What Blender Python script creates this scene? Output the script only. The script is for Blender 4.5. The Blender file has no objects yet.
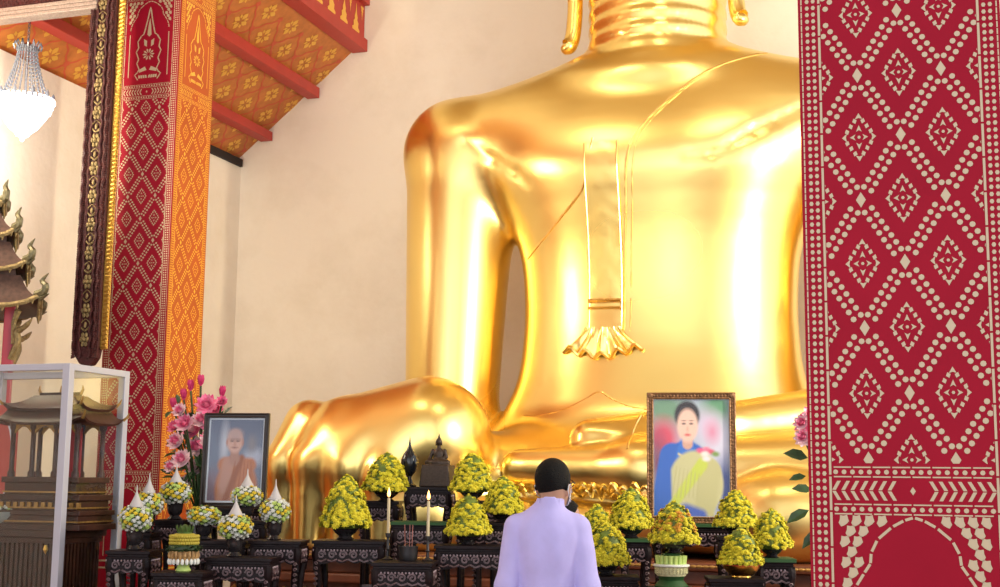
import bpy, bmesh, math, random
import numpy as np
from math import sin, cos, pi, radians, sqrt, atan2
from mathutils import Vector, Matrix
C = bpy.context.scene
COL = C.collection
random.seed(7); RNG = np.random.default_rng(7)

# ------------------------------------------------------------------ camera
FPX, YAW, PIT, ROL = 1300.0, radians(18.3), radians(8.19), radians(0.6)
CAM = Vector((0, 0, 1.6))
_f = Vector((-sin(YAW)*cos(PIT), cos(YAW)*cos(PIT), sin(PIT)))
_r0 = Vector((cos(YAW), sin(YAW), 0)); _u0 = _r0.cross(_f)
_r = _r0*cos(ROL) + _u0*sin(ROL); _u = _u0*cos(ROL) - _r0*sin(ROL)
cd = bpy.data.cameras.new('camera'); cam = bpy.data.objects.new('camera', cd); COL.objects.link(cam)
cd.sensor_width = 36; cd.lens = 36*FPX/1000; cd.clip_start = .05; cd.clip_end = 200
cam.matrix_world = Matrix(((_r.x, _u.x, -_f.x, CAM.x), (_r.y, _u.y, -_f.y, CAM.y), (_r.z, _u.z, -_f.z, CAM.z), (0, 0, 0, 1)))
C.camera = cam

def at(px, py, Y):
    """point of the hall, at depth Y, that the photograph shows at px, py"""
    d = _f + _r*((px-500)/FPX) - _u*((py-293.5)/FPX)
    return CAM + d*(Y/d.y)

# ------------------------------------------------------------------ light
vs = C.view_settings
vs.view_transform = 'Standard'; vs.look = 'None'; vs.gamma = 1; vs.use_curve_mapping = False; vs.exposure = 0.0
w = bpy.data.worlds.new('daylight'); C.world = w; w.use_nodes = True
wb = w.node_tree.nodes['Background']; wb.inputs[0].default_value = (.90, .94, 1.0, 1); wb.inputs[1].default_value = 1.7

def area(name, loc, target, sx, sy, power, col):
    l = bpy.data.lights.new(name, 'AREA'); l.shape = 'RECTANGLE'; l.size = sx; l.size_y = sy; l.energy = power; l.color = col
    o = bpy.data.objects.new(name, l); COL.objects.link(o); o.location = loc
    o.rotation_euler = (Vector(target)-Vector(loc)).to_track_quat('-Z', 'Y').to_euler(); return o
area('added_front_light', (-3.2, -3.4, 3.2), (-3.2, 6, 2.6), 2.2, 5.4, 85, (.95, .97, 1))  # added light behind the camera, for an assumed doorway that is not built
area('added_front_right_light', (1.6, -3.4, 3.0), (0, 6, 2.4), 1.6, 5.0, 50, (.93, .96, 1))  # second added light, further right; its doorway is only assumed
area('added_nave_light', (-1.0, 7.3, 8.9), (-3.0, 12.3, 3.0), 1.6, .5, 60, (1, .86, .62))  # added light high in the nave
area('added_nave_light', (-5.0, 7.3, 8.9), (-5.0, 12.5, 2.6), 1.6, .5, 60, (1, .86, .62))  # likewise added and unseen, warming the statue's right arm and hand
area('added_side_light', (2.4, 8.2, 3.8), (-5.8, 14.6, 3.8), .32, 2.4, 430, (1, .86, .62))  # added light, unseen: brightens the walls and streaks the statue's chest
area('added_aisle_light', (-8.2, 7.6, 4.6), (-5.8, 14.6, 3.6), .5, 1.6, 130, (1, .88, .66))  # added light out of view, brightening the back wall and the statue's arm

# ------------------------------------------------------------------ mesh helpers
class MB:
    def __init__(s): s.v = []; s.f = []; s.m = []; s.mi = 0
    def add(s, vs_, fs_):
        n = len(s.v); s.v.extend([tuple(p) for p in vs_])
        for q in fs_: s.f.append(tuple(i+n for i in q)); s.m.append(s.mi)
    def box(s, x0, x1, y0, y1, z0, z1):
        s.add([(x0,y0,z0),(x1,y0,z0),(x1,y1,z0),(x0,y1,z0),(x0,y0,z1),(x1,y0,z1),(x1,y1,z1),(x0,y1,z1)],
              [(0,3,2,1),(4,5,6,7),(0,1,5,4),(1,2,6,5),(2,3,7,6),(3,0,4,7)])
    def hexa(s, P):
        s.add(P, [(0,3,2,1),(4,5,6,7),(0,1,5,4),(1,2,6,5),(2,3,7,6),(3,0,4,7)])
    def frustum(s, cx, cy, z0, z1, a0, b0, a1, b1):
        s.hexa([(cx-a0,cy-b0,z0),(cx+a0,cy-b0,z0),(cx+a0,cy+b0,z0),(cx-a0,cy+b0,z0),(cx-a1,cy-b1,z1),(cx+a1,cy-b1,z1),(cx+a1,cy+b1,z1),(cx-a1,cy+b1,z1)])
    def tube(s, pts, rad, n=8, closed=False):
        P = [Vector(p) for p in pts]; k = len(P)
        R = rad if isinstance(rad, (list, tuple)) else [rad]*k
        up = None; V = []
        for i in range(k):
            if closed: t = P[(i+1) % k]-P[i-1]
            else: t = P[min(i+1,k-1)]-P[max(i-1,0)]
            if t.length < 1e-9: t = Vector((0,0,1))
            t.normalize()
            if up is None:
                up = Vector((0,0,1)) if abs(t.z) < .9 else Vector((1,0,0))
            a = t.cross(up)
            if a.length < 1e-6: a = t.cross(Vector((0,1,0)))
            a.normalize(); b = a.cross(t); up = b
            V += [P[i]+(a*cos(2*pi*j/n)+b*sin(2*pi*j/n))*R[i] for j in range(n)]
        F = []
        for i in range(k if closed else k-1):
            i2 = (i+1) % k
            for j in range(n): F.append((i*n+j, i*n+(j+1)%n, i2*n+(j+1)%n, i2*n+j))
        if not closed: F += [tuple(range(n-1,-1,-1)), tuple((k-1)*n+j for j in range(n))]
        s.add(V, F)
    def lathe(s, prof, c=(0,0,0), n=20):
        V = []; F = []
        for r, z in prof: V += [(c[0]+r*cos(2*pi*j/n), c[1]+r*sin(2*pi*j/n), c[2]+z) for j in range(n)]
        for i in range(len(prof)-1):
            for j in range(n): F.append((i*n+j, i*n+(j+1)%n, (i+1)*n+(j+1)%n, (i+1)*n+j))
        F += [tuple(range(n-1,-1,-1)), tuple((len(prof)-1)*n+j for j in range(n))]
        s.add(V, F)
    def ball(s, c, r, n=8, m=6):
        r = r if isinstance(r, (tuple, list)) else (r, r, r)
        s.lathe_scaled([(sin(pi*i/m), -cos(pi*i/m)) for i in range(m+1)], c, r, n)
    def lathe_scaled(s, prof, c, r, n):
        V = []; F = []
        for q, z in prof: V += [(c[0]+r[0]*max(q,1e-3)*cos(2*pi*j/n), c[1]+r[1]*max(q,1e-3)*sin(2*pi*j/n), c[2]+r[2]*z) for j in range(n)]
        for i in range(len(prof)-1):
            for j in range(n): F.append((i*n+j, i*n+(j+1)%n, (i+1)*n+(j+1)%n, (i+1)*n+j))
        s.add(V, F)
    def poly(s, P): s.add(P, [tuple(range(len(P)))])
    def prism(s, P2, fn, d0, d1):
        """extrude the polygon P2 [(a,b)..] from d0 to d1; fn(a,b,d) gives the point"""
        n = len(P2); s.add([fn(a,b,d0) for a,b in P2]+[fn(a,b,d1) for a,b in P2],
            [tuple(range(n-1,-1,-1)), tuple(range(n,2*n))]+[(i,(i+1)%n,n+(i+1)%n,n+i) for i in range(n)])
    def xf(s, M, start=0):
        s.v = s.v[:start]+[tuple(M @ Vector(p)) for p in s.v[start:]]
    def build(s, name, mats, parent=None, smooth=35, off=(0,0,0), bevel=0, fix=True):
        me = bpy.data.meshes.new(name)
        o_ = off
        me.from_pydata([(p[0]-o_[0], p[1]-o_[1], p[2]-o_[2]) for p in s.v], [], s.f)
        mats = mats if isinstance(mats, (list, tuple)) else [mats]
        for m in mats: me.materials.append(m)
        me.polygons.foreach_set('material_index', s.m)
        if fix:
            b = bmesh.new(); b.from_mesh(me); bmesh.ops.recalc_face_normals(b, faces=b.faces); b.to_mesh(me); b.free()
        if smooth:
            me.shade_smooth()
            if smooth < 180: me.set_sharp_from_angle(angle=radians(smooth))
        me.update()
        o = bpy.data.objects.new(name, me); COL.objects.link(o)
        if parent: o.parent = parent
        else: o.location = o_
        if bevel:
            md = o.modifiers.new('bevel', 'BEVEL'); md.width = bevel; md.segments = 2; md.limit_method = 'ANGLE'
        return o

def tag(o, label, cat, group=None, kind=None):
    if label: o['label'] = label
    if cat: o['category'] = cat
    if group: o['group'] = group
    if kind: o['kind'] = kind
    return o
def thing(name, label, cat, loc=(0,0,0), rz=0, group=None):
    o = bpy.data.objects.new(name, None); COL.objects.link(o); o.location = loc; o.rotation_euler = (0,0,rz); o.empty_display_size = .1
    return tag(o, label, cat, group)
def struct(o): o['kind'] = 'structure'; return o
def copy_tree(root, loc, label, rz=None, scale=None, name=None):
    r = root.copy(); COL.objects.link(r); r.location = loc; r['label'] = label
    if rz is not None: r.rotation_euler = (0,0,rz)
    if scale: r.scale = (scale,)*3
    for ch in list(root.children):
        c = ch.copy(); COL.objects.link(c); c.parent = r
        for g in list(ch.children):
            d = g.copy(); COL.objects.link(d); d.parent = c
    return r

# ------------------------------------------------------------------ materials
def mat(name, col, rough=.5, metal=0, var=0, vscale=8, bump=0, bscale=30, emit=None, estr=0, alpha=1, coat=0, col2=None, spec=None, sss=0):
    m = bpy.data.materials.new(name); m.use_nodes = True; nt = m.node_tree; b = nt.nodes['Principled BSDF']
    b.inputs['Base Color'].default_value = (*col, 1); b.inputs['Roughness'].default_value = rough; b.inputs['Metallic'].default_value = metal
    if coat: b.inputs['Coat Weight'].default_value = coat
    if spec is not None: b.inputs['Specular IOR Level'].default_value = spec
    if sss: b.inputs['Subsurface Weight'].default_value = sss; b.inputs['Subsurface Radius'].default_value = (.01,.005,.003)
    if emit: b.inputs['Emission Color'].default_value = (*emit, 1); b.inputs['Emission Strength'].default_value = estr
    if var or col2 or bump:
        tc = nt.nodes.new('ShaderNodeTexCoord')
    if var or col2:
        n = nt.nodes.new('ShaderNodeTexNoise'); n.inputs['Scale'].default_value = vscale; n.inputs['Detail'].default_value = 6
        nt.links.new(tc.outputs['Object'], n.inputs['Vector'])
        r = nt.nodes.new('ShaderNodeValToRGB'); c2 = col2 or tuple(max(0,c*(1-var)) for c in col)
        r.color_ramp.elements[0].position = .35; r.color_ramp.elements[1].position = .65
        r.color_ramp.elements[0].color = (*c2, 1); r.color_ramp.elements[1].color = (*col, 1)
        nt.links.new(n.outputs['Fac'], r.inputs['Fac']); nt.links.new(r.outputs['Color'], b.inputs['Base Color'])
    if bump:
        n2 = nt.nodes.new('ShaderNodeTexNoise'); n2.inputs['Scale'].default_value = bscale; n2.inputs['Detail'].default_value = 4
        nt.links.new(tc.outputs['Object'], n2.inputs['Vector'])
        bp = nt.nodes.new('ShaderNodeBump'); bp.inputs['Strength'].default_value = bump; bp.inputs['Distance'].default_value = .02
        nt.links.new(n2.outputs['Fac'], bp.inputs['Height']); nt.links.new(bp.outputs['Normal'], b.inputs['Normal'])
    return m

def plaster(name, col, col2):
    m = mat(name, col, .85, bump=.25, bscale=14); nt = m.node_tree; b = nt.nodes['Principled BSDF']
    tc = [n for n in nt.nodes if n.type == 'TEX_COORD'][0]
    n = nt.nodes.new('ShaderNodeTexNoise'); n.inputs['Scale'].default_value = .7; n.inputs['Detail'].default_value = 9; n.inputs['Roughness'].default_value = .65
    nt.links.new(tc.outputs['Object'], n.inputs['Vector'])
    r = nt.nodes.new('ShaderNodeValToRGB'); r.color_ramp.elements[0].position = .36; r.color_ramp.elements[0].color = (*col2, 1)
    r.color_ramp.elements[1].position = .56; r.color_ramp.elements[1].color = (*col, 1)
    nt.links.new(n.outputs['Fac'], r.inputs['Fac']); nt.links.new(r.outputs['Color'], b.inputs['Base Color'])
    return m

def goldleaf(name, base=(1.0,.74,.235), rough=.30, bump=.025):
    m = mat(name, base, rough, 1); nt = m.node_tree; b = nt.nodes['Principled BSDF']
    tc = nt.nodes.new('ShaderNodeTexCoord')
    n = nt.nodes.new('ShaderNodeTexNoise'); n.inputs['Scale'].default_value = .5; n.inputs['Detail'].default_value = 0
    nt.links.new(tc.outputs['Object'], n.inputs['Vector'])
    r = nt.nodes.new('ShaderNodeMapRange'); r.inputs[1].default_value = .1; r.inputs[2].default_value = .9; r.inputs[3].default_value = rough-.06; r.inputs[4].default_value = rough+.06
    nt.links.new(n.outputs['Fac'], r.inputs[0]); nt.links.new(r.outputs[0], b.inputs['Roughness'])
    rc = nt.nodes.new('ShaderNodeValToRGB'); rc.color_ramp.elements[0].position = .1; rc.color_ramp.elements[1].position = .9
    rc.color_ramp.elements[0].color = (base[0]*.96, base[1]*.92, base[2]*.82, 1); rc.color_ramp.elements[1].color = (min(1,base[0]*1.03), base[1]*1.07, base[2]*1.35, 1)
    nt.links.new(n.outputs['Fac'], rc.inputs['Fac']); nt.links.new(rc.outputs['Color'], b.inputs['Base Color'])
    n2 = nt.nodes.new('ShaderNodeTexNoise'); n2.inputs['Scale'].default_value = 2.6; n2.inputs['Detail'].default_value = 1.5
    nt.links.new(tc.outputs['Object'], n2.inputs['Vector'])
    bp = nt.nodes.new('ShaderNodeBump'); bp.inputs['Strength'].default_value = bump; bp.inputs['Distance'].default_value = .12
    nt.links.new(n2.outputs['Fac'], bp.inputs['Height']); nt.links.new(bp.outputs['Normal'], b.inputs['Normal'])
    return m

def glassmat(name, tint=(1,1,1), refl=.9, f0=.04):
    m = bpy.data.materials.new(name); m.use_nodes = True; nt = m.node_tree
    for n in list(nt.nodes):
        if n.type != 'OUTPUT_MATERIAL': nt.nodes.remove(n)
    out = nt.nodes['Material Output']; mx = nt.nodes.new('ShaderNodeMixShader'); t = nt.nodes.new('ShaderNodeBsdfTransparent'); g = nt.nodes.new('ShaderNodeBsdfGlossy')
    t.inputs[0].default_value = (*tint, 1); g.inputs[0].default_value = (refl, refl, refl, 1); g.inputs['Roughness'].default_value = .03
    lw = nt.nodes.new('ShaderNodeLayerWeight'); lw.inputs[0].default_value = .5
    pw = nt.nodes.new('ShaderNodeMath'); pw.operation = 'POWER'; pw.inputs[1].default_value = 5; nt.links.new(lw.outputs['Facing'], pw.inputs[0])
    ma = nt.nodes.new('ShaderNodeMath'); ma.operation = 'MULTIPLY_ADD'; ma.inputs[1].default_value = .95; ma.inputs[2].default_value = f0; nt.links.new(pw.outputs[0], ma.inputs[0])
    nt.links.new(ma.outputs[0], mx.inputs[0]); nt.links.new(t.outputs[0], mx.inputs[1]); nt.links.new(g.outputs[0], mx.inputs[2]); nt.links.new(mx.outputs[0], out.inputs[0])
    return m

def vcol(name, rough=.35):
    m = mat(name, (1,1,1), rough); nt = m.node_tree; a = nt.nodes.new('ShaderNodeVertexColor'); a.layer_name = 'print'
    nt.links.new(a.outputs['Color'], nt.nodes['Principled BSDF'].inputs['Base Color']); return m

M = {}
M['wall'] = plaster('cream_plaster', (.92,.85,.73), (.84,.76,.63))
M['floor'] = mat('floor_tile', (.42,.20,.12), .25, var=.3, vscale=3)
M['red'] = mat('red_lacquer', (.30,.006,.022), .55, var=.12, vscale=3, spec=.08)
M['redside'] = mat('red_lacquer_warm_lit', (.50,.085,.012), .42, var=.15, vscale=3)  # the red lacquer with warm light put into its colour
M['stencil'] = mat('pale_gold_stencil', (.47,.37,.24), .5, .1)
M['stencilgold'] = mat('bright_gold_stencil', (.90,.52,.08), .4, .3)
M['ceil'] = mat('ceiling_orange_gold', (.60,.20,.042), .55, var=.2, vscale=9)
M['ceilline'] = mat('ceiling_red_line', (.58,.095,.04), .55)
M['ceilgold'] = mat('ceiling_gold_flower', (.80,.45,.07), .4, .3)
M['naveceil'] = mat('gilded_nave_ceiling', (.50,.34,.16), .6, var=.2, vscale=2)
M['beam'] = mat('beam_red_paint', (.50,.045,.03), .5, var=.1, vscale=4)
M['dark'] = mat('eaves_gap_shade', (.02,.012,.01), .8)  # flat dark colour painted for the shade under the eaves
M['gold'] = goldleaf('statue_gold_leaf')
M['goldline'] = goldleaf('statue_gold_relief', (.96,.66,.22), .3, .03)
M['goldtrim'] = mat('gold_trim', (.78,.48,.10), .35, .8, bump=.3, bscale=60)
M['plinth'] = mat('plinth_red_brown', (.16,.045,.02), .4, var=.4, vscale=6)
M['carved'] = mat('carved_red_wood', (.085,.012,.011), .5, var=.45, vscale=30, bump=.8, bscale=70)
M['valgold'] = mat('old_gold_carving', (.36,.26,.11), .45, .45, var=.4, vscale=40, bump=.5, bscale=80)
M['palerail'] = mat('pale_gold_moulding', (.42,.32,.27), .5, .1, var=.35, vscale=60)
M['rose'] = mat('dark_rosewood', (.011,.0045,.006), .42, spec=.18, var=.4, vscale=20, bump=.2, bscale=50)
M['pearl'] = mat('mother_of_pearl', (.40,.30,.34), .3, .1, var=.5, vscale=60)
M['pearlsub'] = mat('carved_rosewood_relief', (.17,.105,.12), .35, var=.6, vscale=50)
M['chry'] = mat('chrysanthemum_yellow', (.70,.60,.028), .7, col2=(.60,.55,.025), vscale=18)
M['chryo'] = mat('chrysanthemum_rust', (.62,.30,.03), .7)
M['leaf'] = mat('leaf_green', (.055,.12,.015), .55, var=.5, vscale=25)
M['leafy'] = mat('leaf_yellow_green', (.13,.19,.015), .6, var=.5, vscale=25)
M['leafd'] = mat('leaf_dark', (.02,.06,.015), .5, var=.5, vscale=25)
M['fyel'] = mat('petal_yellow', (.72,.55,.035), .6)
M['fwhite'] = mat('petal_white', (.68,.70,.66), .6)
M['fgreen'] = mat('petal_pale_green', (.48,.62,.17), .6)
M['cone'] = mat('white_cone_cloth', (.46,.44,.45), .6)
M['vase'] = mat('dark_vase', (.022,.018,.020), .25, var=.3, vscale=20)
M['brass'] = mat('brass', (.70,.42,.10), .25, 1)
M['potgreen'] = mat('green_cloth', (.010,.060,.009), .65)
M['bronze'] = mat('dark_bronze', (.055,.036,.026), .42, .55, var=.4, vscale=30)
M['blackglaze'] = mat('black_glaze', (.012,.014,.018), .12)
M['wax'] = mat('candle_wax', (.50,.42,.26), .5)
M['flame'] = mat('flame', (1,.7,.3), .5, emit=(1,.42,.10), estr=6)
M['stick'] = mat('incense_stick', (.42,.16,.13), .7)
M['ash'] = mat('ash', (.3,.28,.26), .9)
M['iron'] = mat('dark_iron', (.035,.032,.034), .4, .6)
M['white'] = mat('white_enamel', (.46,.46,.53), .4)
M['glass'] = glassmat('case_glass', (.97,.98,.97), .9, .022)
M['pglass'] = glassmat('picture_glass', refl=.7, f0=.03)
M['teak'] = mat('dark_teak', (.055,.016,.010), .42, var=.4, vscale=18)
M['teakgold'] = mat('teak_gilding', (.42,.24,.07), .4, .5, var=.4, vscale=40)
M['roof'] = mat('roof_brown', (.09,.042,.03), .6, var=.4, vscale=30)
M['post'] = mat('post_red', (.36,.02,.035), .4)
M['finial'] = mat('finial_green_gold', (.19,.16,.08), .4, .4, var=.5, vscale=40)
M['crystal'] = mat('crystal', (.24,.26,.31), .15, spec=.6)
M['crystallit'] = mat('lit_crystal', (1,1,1), .2, emit=(.93,.97,1), estr=3.2)
M['chrome'] = mat('chandelier_metal', (.35,.36,.40), .25, .8)
M['frameblack'] = mat('frame_dark_wood', (.018,.010,.009), .35)
M['framegold'] = mat('frame_antique_gold', (.26,.13,.055), .38, .45, var=.4, vscale=40, bump=.5, bscale=70)
M['mount'] = mat('picture_mount', (.55,.60,.68), .5)
M['print'] = vcol('photo_print')
M['jacket'] = mat('lavender_white_cloth', (.50,.46,.84), .85, var=.06, vscale=14, bump=.15, bscale=9)
M['seam'] = mat('lavender_seam', (.44,.40,.66), .9)
M['skin'] = mat('skin', (.42,.23,.15), .55, sss=.1)
M['hair'] = mat('black_hair', (.005,.0045,.0045), .65, spec=.15, bump=.6, bscale=160)
M['darkcloth'] = mat('black_cloth', (.015,.014,.018), .85)
M['mask'] = mat('face_mask', (.70,.74,.78), .8)
M['lpink'] = mat('petal_pink', (.80,.12,.30), .55, col2=(.85,.34,.50), vscale=25)
M['lpale'] = mat('petal_pale_pink', (.82,.60,.66), .55)
M['ltip'] = mat('petal_magenta', (.62,.03,.16), .55)
M['bluedish'] = mat('grey_ceramic', (.30,.33,.32), .3)

# ------------------------------------------------------------------ distance fields -> mesh (surface nets)
def surface_nets(V, lo, h):
    nx, ny, nz = V.shape; ins = V < 0
    cs = np.zeros((nx-1,ny-1,nz-1), np.int8)
    for a in (0,1):
        for b in (0,1):
            for c in (0,1): cs += ins[a:nx-1+a, b:ny-1+b, c:nz-1+c]
    act = (cs > 0) & (cs < 8); idx = np.argwhere(act); n = len(idx)
    ids = np.full(act.shape, -1, np.int64); ids[act] = np.arange(n)
    acc = np.zeros((n,3)); cnt = np.zeros(n)
    cor = [(a,b,c) for a in (0,1) for b in (0,1) for c in (0,1)]
    val = {q: V[idx[:,0]+q[0], idx[:,1]+q[1], idx[:,2]+q[2]] for q in cor}
    for i,p in enumerate(cor):
        for q in cor[i+1:]:
            if sum(abs(p[k]-q[k]) for k in range(3)) != 1: continue
            a, b = val[p], val[q]; m = (a < 0) != (b < 0)
            t = np.where(m, a/np.where(m, a-b, 1), 0)
            for k in range(3): acc[:,k] += np.where(m, p[k]+t*(q[k]-p[k]), 0)
            cnt += m
    P = (idx+acc/cnt[:,None])*h+np.array(lo)
    F = []
    for ax in range(3):
        u, v = [(1,2),(2,0),(0,1)][ax]
        s0 = [slice(None)]*3; s1 = [slice(None)]*3; s0[ax] = slice(0,-1); s1[ax] = slice(1,None)
        A = ins[tuple(s0)]; B = ins[tuple(s1)]
        for sgn, mk in ((0, A & ~B), (1, ~A & B)):
            e = np.argwhere(mk)
            e = e[(e[:,u] > 0) & (e[:,v] > 0) & (e[:,u] < V.shape[u]-1) & (e[:,v] < V.shape[v]-1)]
            def cell(du, dv):
                c = e.copy(); c[:,u] -= du; c[:,v] -= dv; return ids[c[:,0],c[:,1],c[:,2]]
            q = np.stack([cell(1,1), cell(0,1), cell(0,0), cell(1,0)], 1)
            F.append(q if sgn == 0 else q[:,::-1])
    F = np.concatenate(F); F = F[(F >= 0).all(1)]
    return P, F
def sdf_object(name, fn, lo, hi, h, m, parent=None, off=(0,0,0), subdiv=0):
    g = [np.arange(lo[k], hi[k]+h, h, dtype=np.float32) for k in range(3)]
    X, Y, Z = np.meshgrid(*g, indexing='ij', sparse=True)
    V = fn(X, Y, Z)+np.zeros((len(g[0]),len(g[1]),len(g[2])), np.float32)
    P, F = surface_nets(V, lo, h)
    me = bpy.data.meshes.new(name); P = P-np.array(off); me.from_pydata(P.tolist(), [], F.tolist()); me.materials.append(m); me.shade_smooth(); me.update()
    o = bpy.data.objects.new(name, me); COL.objects.link(o)
    if parent: o.parent = parent
    else: o.location = off
    sm = o.modifiers.new('smooth', 'SMOOTH'); sm.iterations = 3; sm.factor = .5
    return o
def smin(a, b, k):
    hh = np.clip(.5+.5*(b-a)/k, 0, 1); return b+(a-b)*hh-k*hh*(1-hh)
def smax(a, b, k): return -smin(-a, -b, k)
def ell(X,Y,Z,c,r):
    a = np.sqrt(((X-c[0])/r[0])**2+((Y-c[1])/r[1])**2+((Z-c[2])/r[2])**2)
    b = np.sqrt(((X-c[0])/r[0]**2)**2+((Y-c[1])/r[1]**2)**2+((Z-c[2])/r[2]**2)**2)
    return a*(a-1)/np.maximum(b,1e-5)
def cone(X,Y,Z,a,b,ra,rb):
    ax,ay,az = a; d = np.array(b,float)-np.array(a,float); L = float(d@d)
    t = np.clip(((X-ax)*d[0]+(Y-ay)*d[1]+(Z-az)*d[2])/L, 0, 1)
    return np.sqrt((X-ax-t*d[0])**2+(Y-ay-t*d[1])**2+(Z-az-t*d[2])**2)-(ra+(rb-ra)*t)
def loft(X,Y,Z,zk,ak,yf,yb,cx=0,n=2.3):
    a = np.interp(Z, zk, ak); f = np.interp(Z, zk, yf); b = np.interp(Z, zk, yb)
    c = (f+b)/2; d = (b-f)/2
    q = (np.abs((X-cx)/a)**n+np.abs((Y-c)/d)**n)**(1/n)
    s = (q-1)*np.minimum(a,d)
    return np.maximum(s, np.maximum(zk[0]-Z, Z-zk[-1]))
def smooth_knots(zk, vals, m=40):
    """a rounded (Catmull-Rom) version of a profile"""
    zk = np.array(zk,float); v = np.array(vals,float); z = np.linspace(zk[0], zk[-1], m); tg = np.gradient(v, zk); out = []
    for q in z:
        i = min(max(np.searchsorted(zk, q)-1, 0), len(zk)-2); hh = zk[i+1]-zk[i]; t = (q-zk[i])/hh
        out.append((2*t**3-3*t**2+1)*v[i]+(t**3-2*t**2+t)*hh*tg[i]+(-2*t**3+3*t**2)*v[i+1]+(t**3-t**2)*hh*tg[i+1])
    return z, np.array(out)
def spline(P, n=8):
    P = [Vector(p) for p in P]; out = []
    for i in range(len(P)-1):
        p0 = P[max(i-1,0)]; p1 = P[i]; p2 = P[i+1]; p3 = P[min(i+2,len(P)-1)]
        for j in range(n):
            t = j/n; out.append(.5*((2*p1)+(p2-p0)*t+(2*p0-5*p1+4*p2-p3)*t*t+(3*p1-p0-3*p2+p3)*t**3))
    return out+[P[-1]]

# ------------------------------------------------------------------ the hall
XL, YB, XR = -8.62, 15.0, 5.2
b = MB(); b.box(XL-.3, XR+.3, -3.2, YB+.3, -.2, 0); struct(b.build('floor', M['floor'], smooth=0))
b = MB(); b.box(XL-.25, XL, -3.2, YB, 0, 5.78); struct(b.build('wall_left', M['wall'], smooth=0))
b = MB(); b.box(XL-.25, XR+.25, YB, YB+.25, 0, 11.2); struct(b.build('wall_back', M['wall'], smooth=0))
b = MB(); b.box(XL, XL+.03, -3.2, YB, 0, .18); struct(b.build('baseboard_left', M['plinth'], smooth=0))
b = MB(); b.box(XL+.03, XR, YB-.03, YB, 0, .18); struct(b.build('baseboard_back', M['plinth'], smooth=0))
b = MB(); b.box(XL+.001, XL+.04, 13.7, YB-.03, 5.70, 5.80); struct(b.build('trim_1', M['dark'], smooth=0))     # dark strip added as the shade in the gap under the eaves

CV, SV = cos(atan2(.82,1)), sin(atan2(.82,1))
def cp(y, v, d=0):      # a point of the sloping aisle ceiling: y along the hall, v up the slope, d out of its underside
    return (-8.74+v*CV+d*SV, y, 5.76+v*SV-d*CV)
b = MB(); b.hexa([cp(-3.2,-.1,0),cp(-3.2,2.22,0),cp(YB,2.22,0),cp(YB,-.1,0),cp(-3.2,-.1,-.12),cp(-3.2,2.22,-.12),cp(YB,2.22,-.12),cp(YB,-.1,-.12)])
def cstrip(y0,v0,y1,v1,wd,mi,d):
    dy, dv = y1-y0, v1-v0; L = sqrt(dy*dy+dv*dv); py, pv = -dv/L*wd/2, dy/L*wd/2
    b.mi = mi; b.poly([cp(y0+py,v0+pv,d),cp(y1+py,v1+pv,d),cp(y1-py,v1-pv,d),cp(y0-py,v0-pv,d)])
DY, DV = .54, .58
nodes = lambda i, j: (14.39-DY*i/2, 1.70+DV*j/2)
for i in range(-2, 34):
    for j in range(-6, 5):
        y, v = nodes(i, j)
        if y > YB-.02 or y < 6 or not -.05 < v < 2.13: continue
        if (i+j) % 2:           # a crossing of the lattice
            for dj in (1, -1):
                y2, v2 = nodes(i+1, j+dj)
                if not -.05 < v2 < 2.2: continue
                ym, vm = (y+y2)/2, (v+v2)/2; nx, nv = -(v2-v), (y2-y); L = sqrt(nx*nx+nv*nv); nx, nv = nx/L*.016, nv/L*.016
                P = [(y,v),(y+(y2-y)*.3+nx,v+(v2-v)*.3+nv),(ym-nx*.4,vm-nv*.4),(y+(y2-y)*.7+nx,v+(v2-v)*.7+nv),(y2,v2)]
                for p, q in zip(P, P[1:]): cstrip(p[0],p[1],q[0],q[1],.022,1,.004)
            b.mi = 1; b.poly([cp(y+.035*cos(k*pi/4)*(1 if k%2 else 1.3),v+.035*sin(k*pi/4)*(1 if k%2 else 1.3),.005) for k in range(8)])
        else:                   # a gilt flower in the middle of the lozenge
            b.mi = 2
            for k in range(4):
                a = k*pi/2; r1 = .125 if k % 2 == 0 else .13
                fy = lambda r, t: (y+r*cos(a)-t*sin(a), v+r*sin(a)+t*cos(a))
                b.poly([cp(*fy(.02,0),.005),cp(*fy(.07,-.035),.005),cp(*fy(.10,-.028),.005),cp(*fy(r1,0),.005),cp(*fy(.10,.028),.005),cp(*fy(.07,.035),.005)])
                a += pi/4; b.poly([cp(*fy(.045,0),.006),cp(*fy(.075,-.02),.006),cp(*fy(.115,0),.006),cp(*fy(.075,.02),.006)])
ceilo = b.build('ceiling', [M['ceil'],M['ceilline'],M['ceilgold']], smooth=0, fix=False); struct(ceilo)
for n, (x0, x1, z0, z1) in enumerate([(-8.335,-8.16,6.03,6.15),(-7.665,-7.49,6.56,6.70)]):
    b = MB(); b.box(x0,x1,-3.2,YB-.01,z0,z1)
    struct(b.build('trim_%d' % (n+2), M['beam'], smooth=0, bevel=.008))
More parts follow.
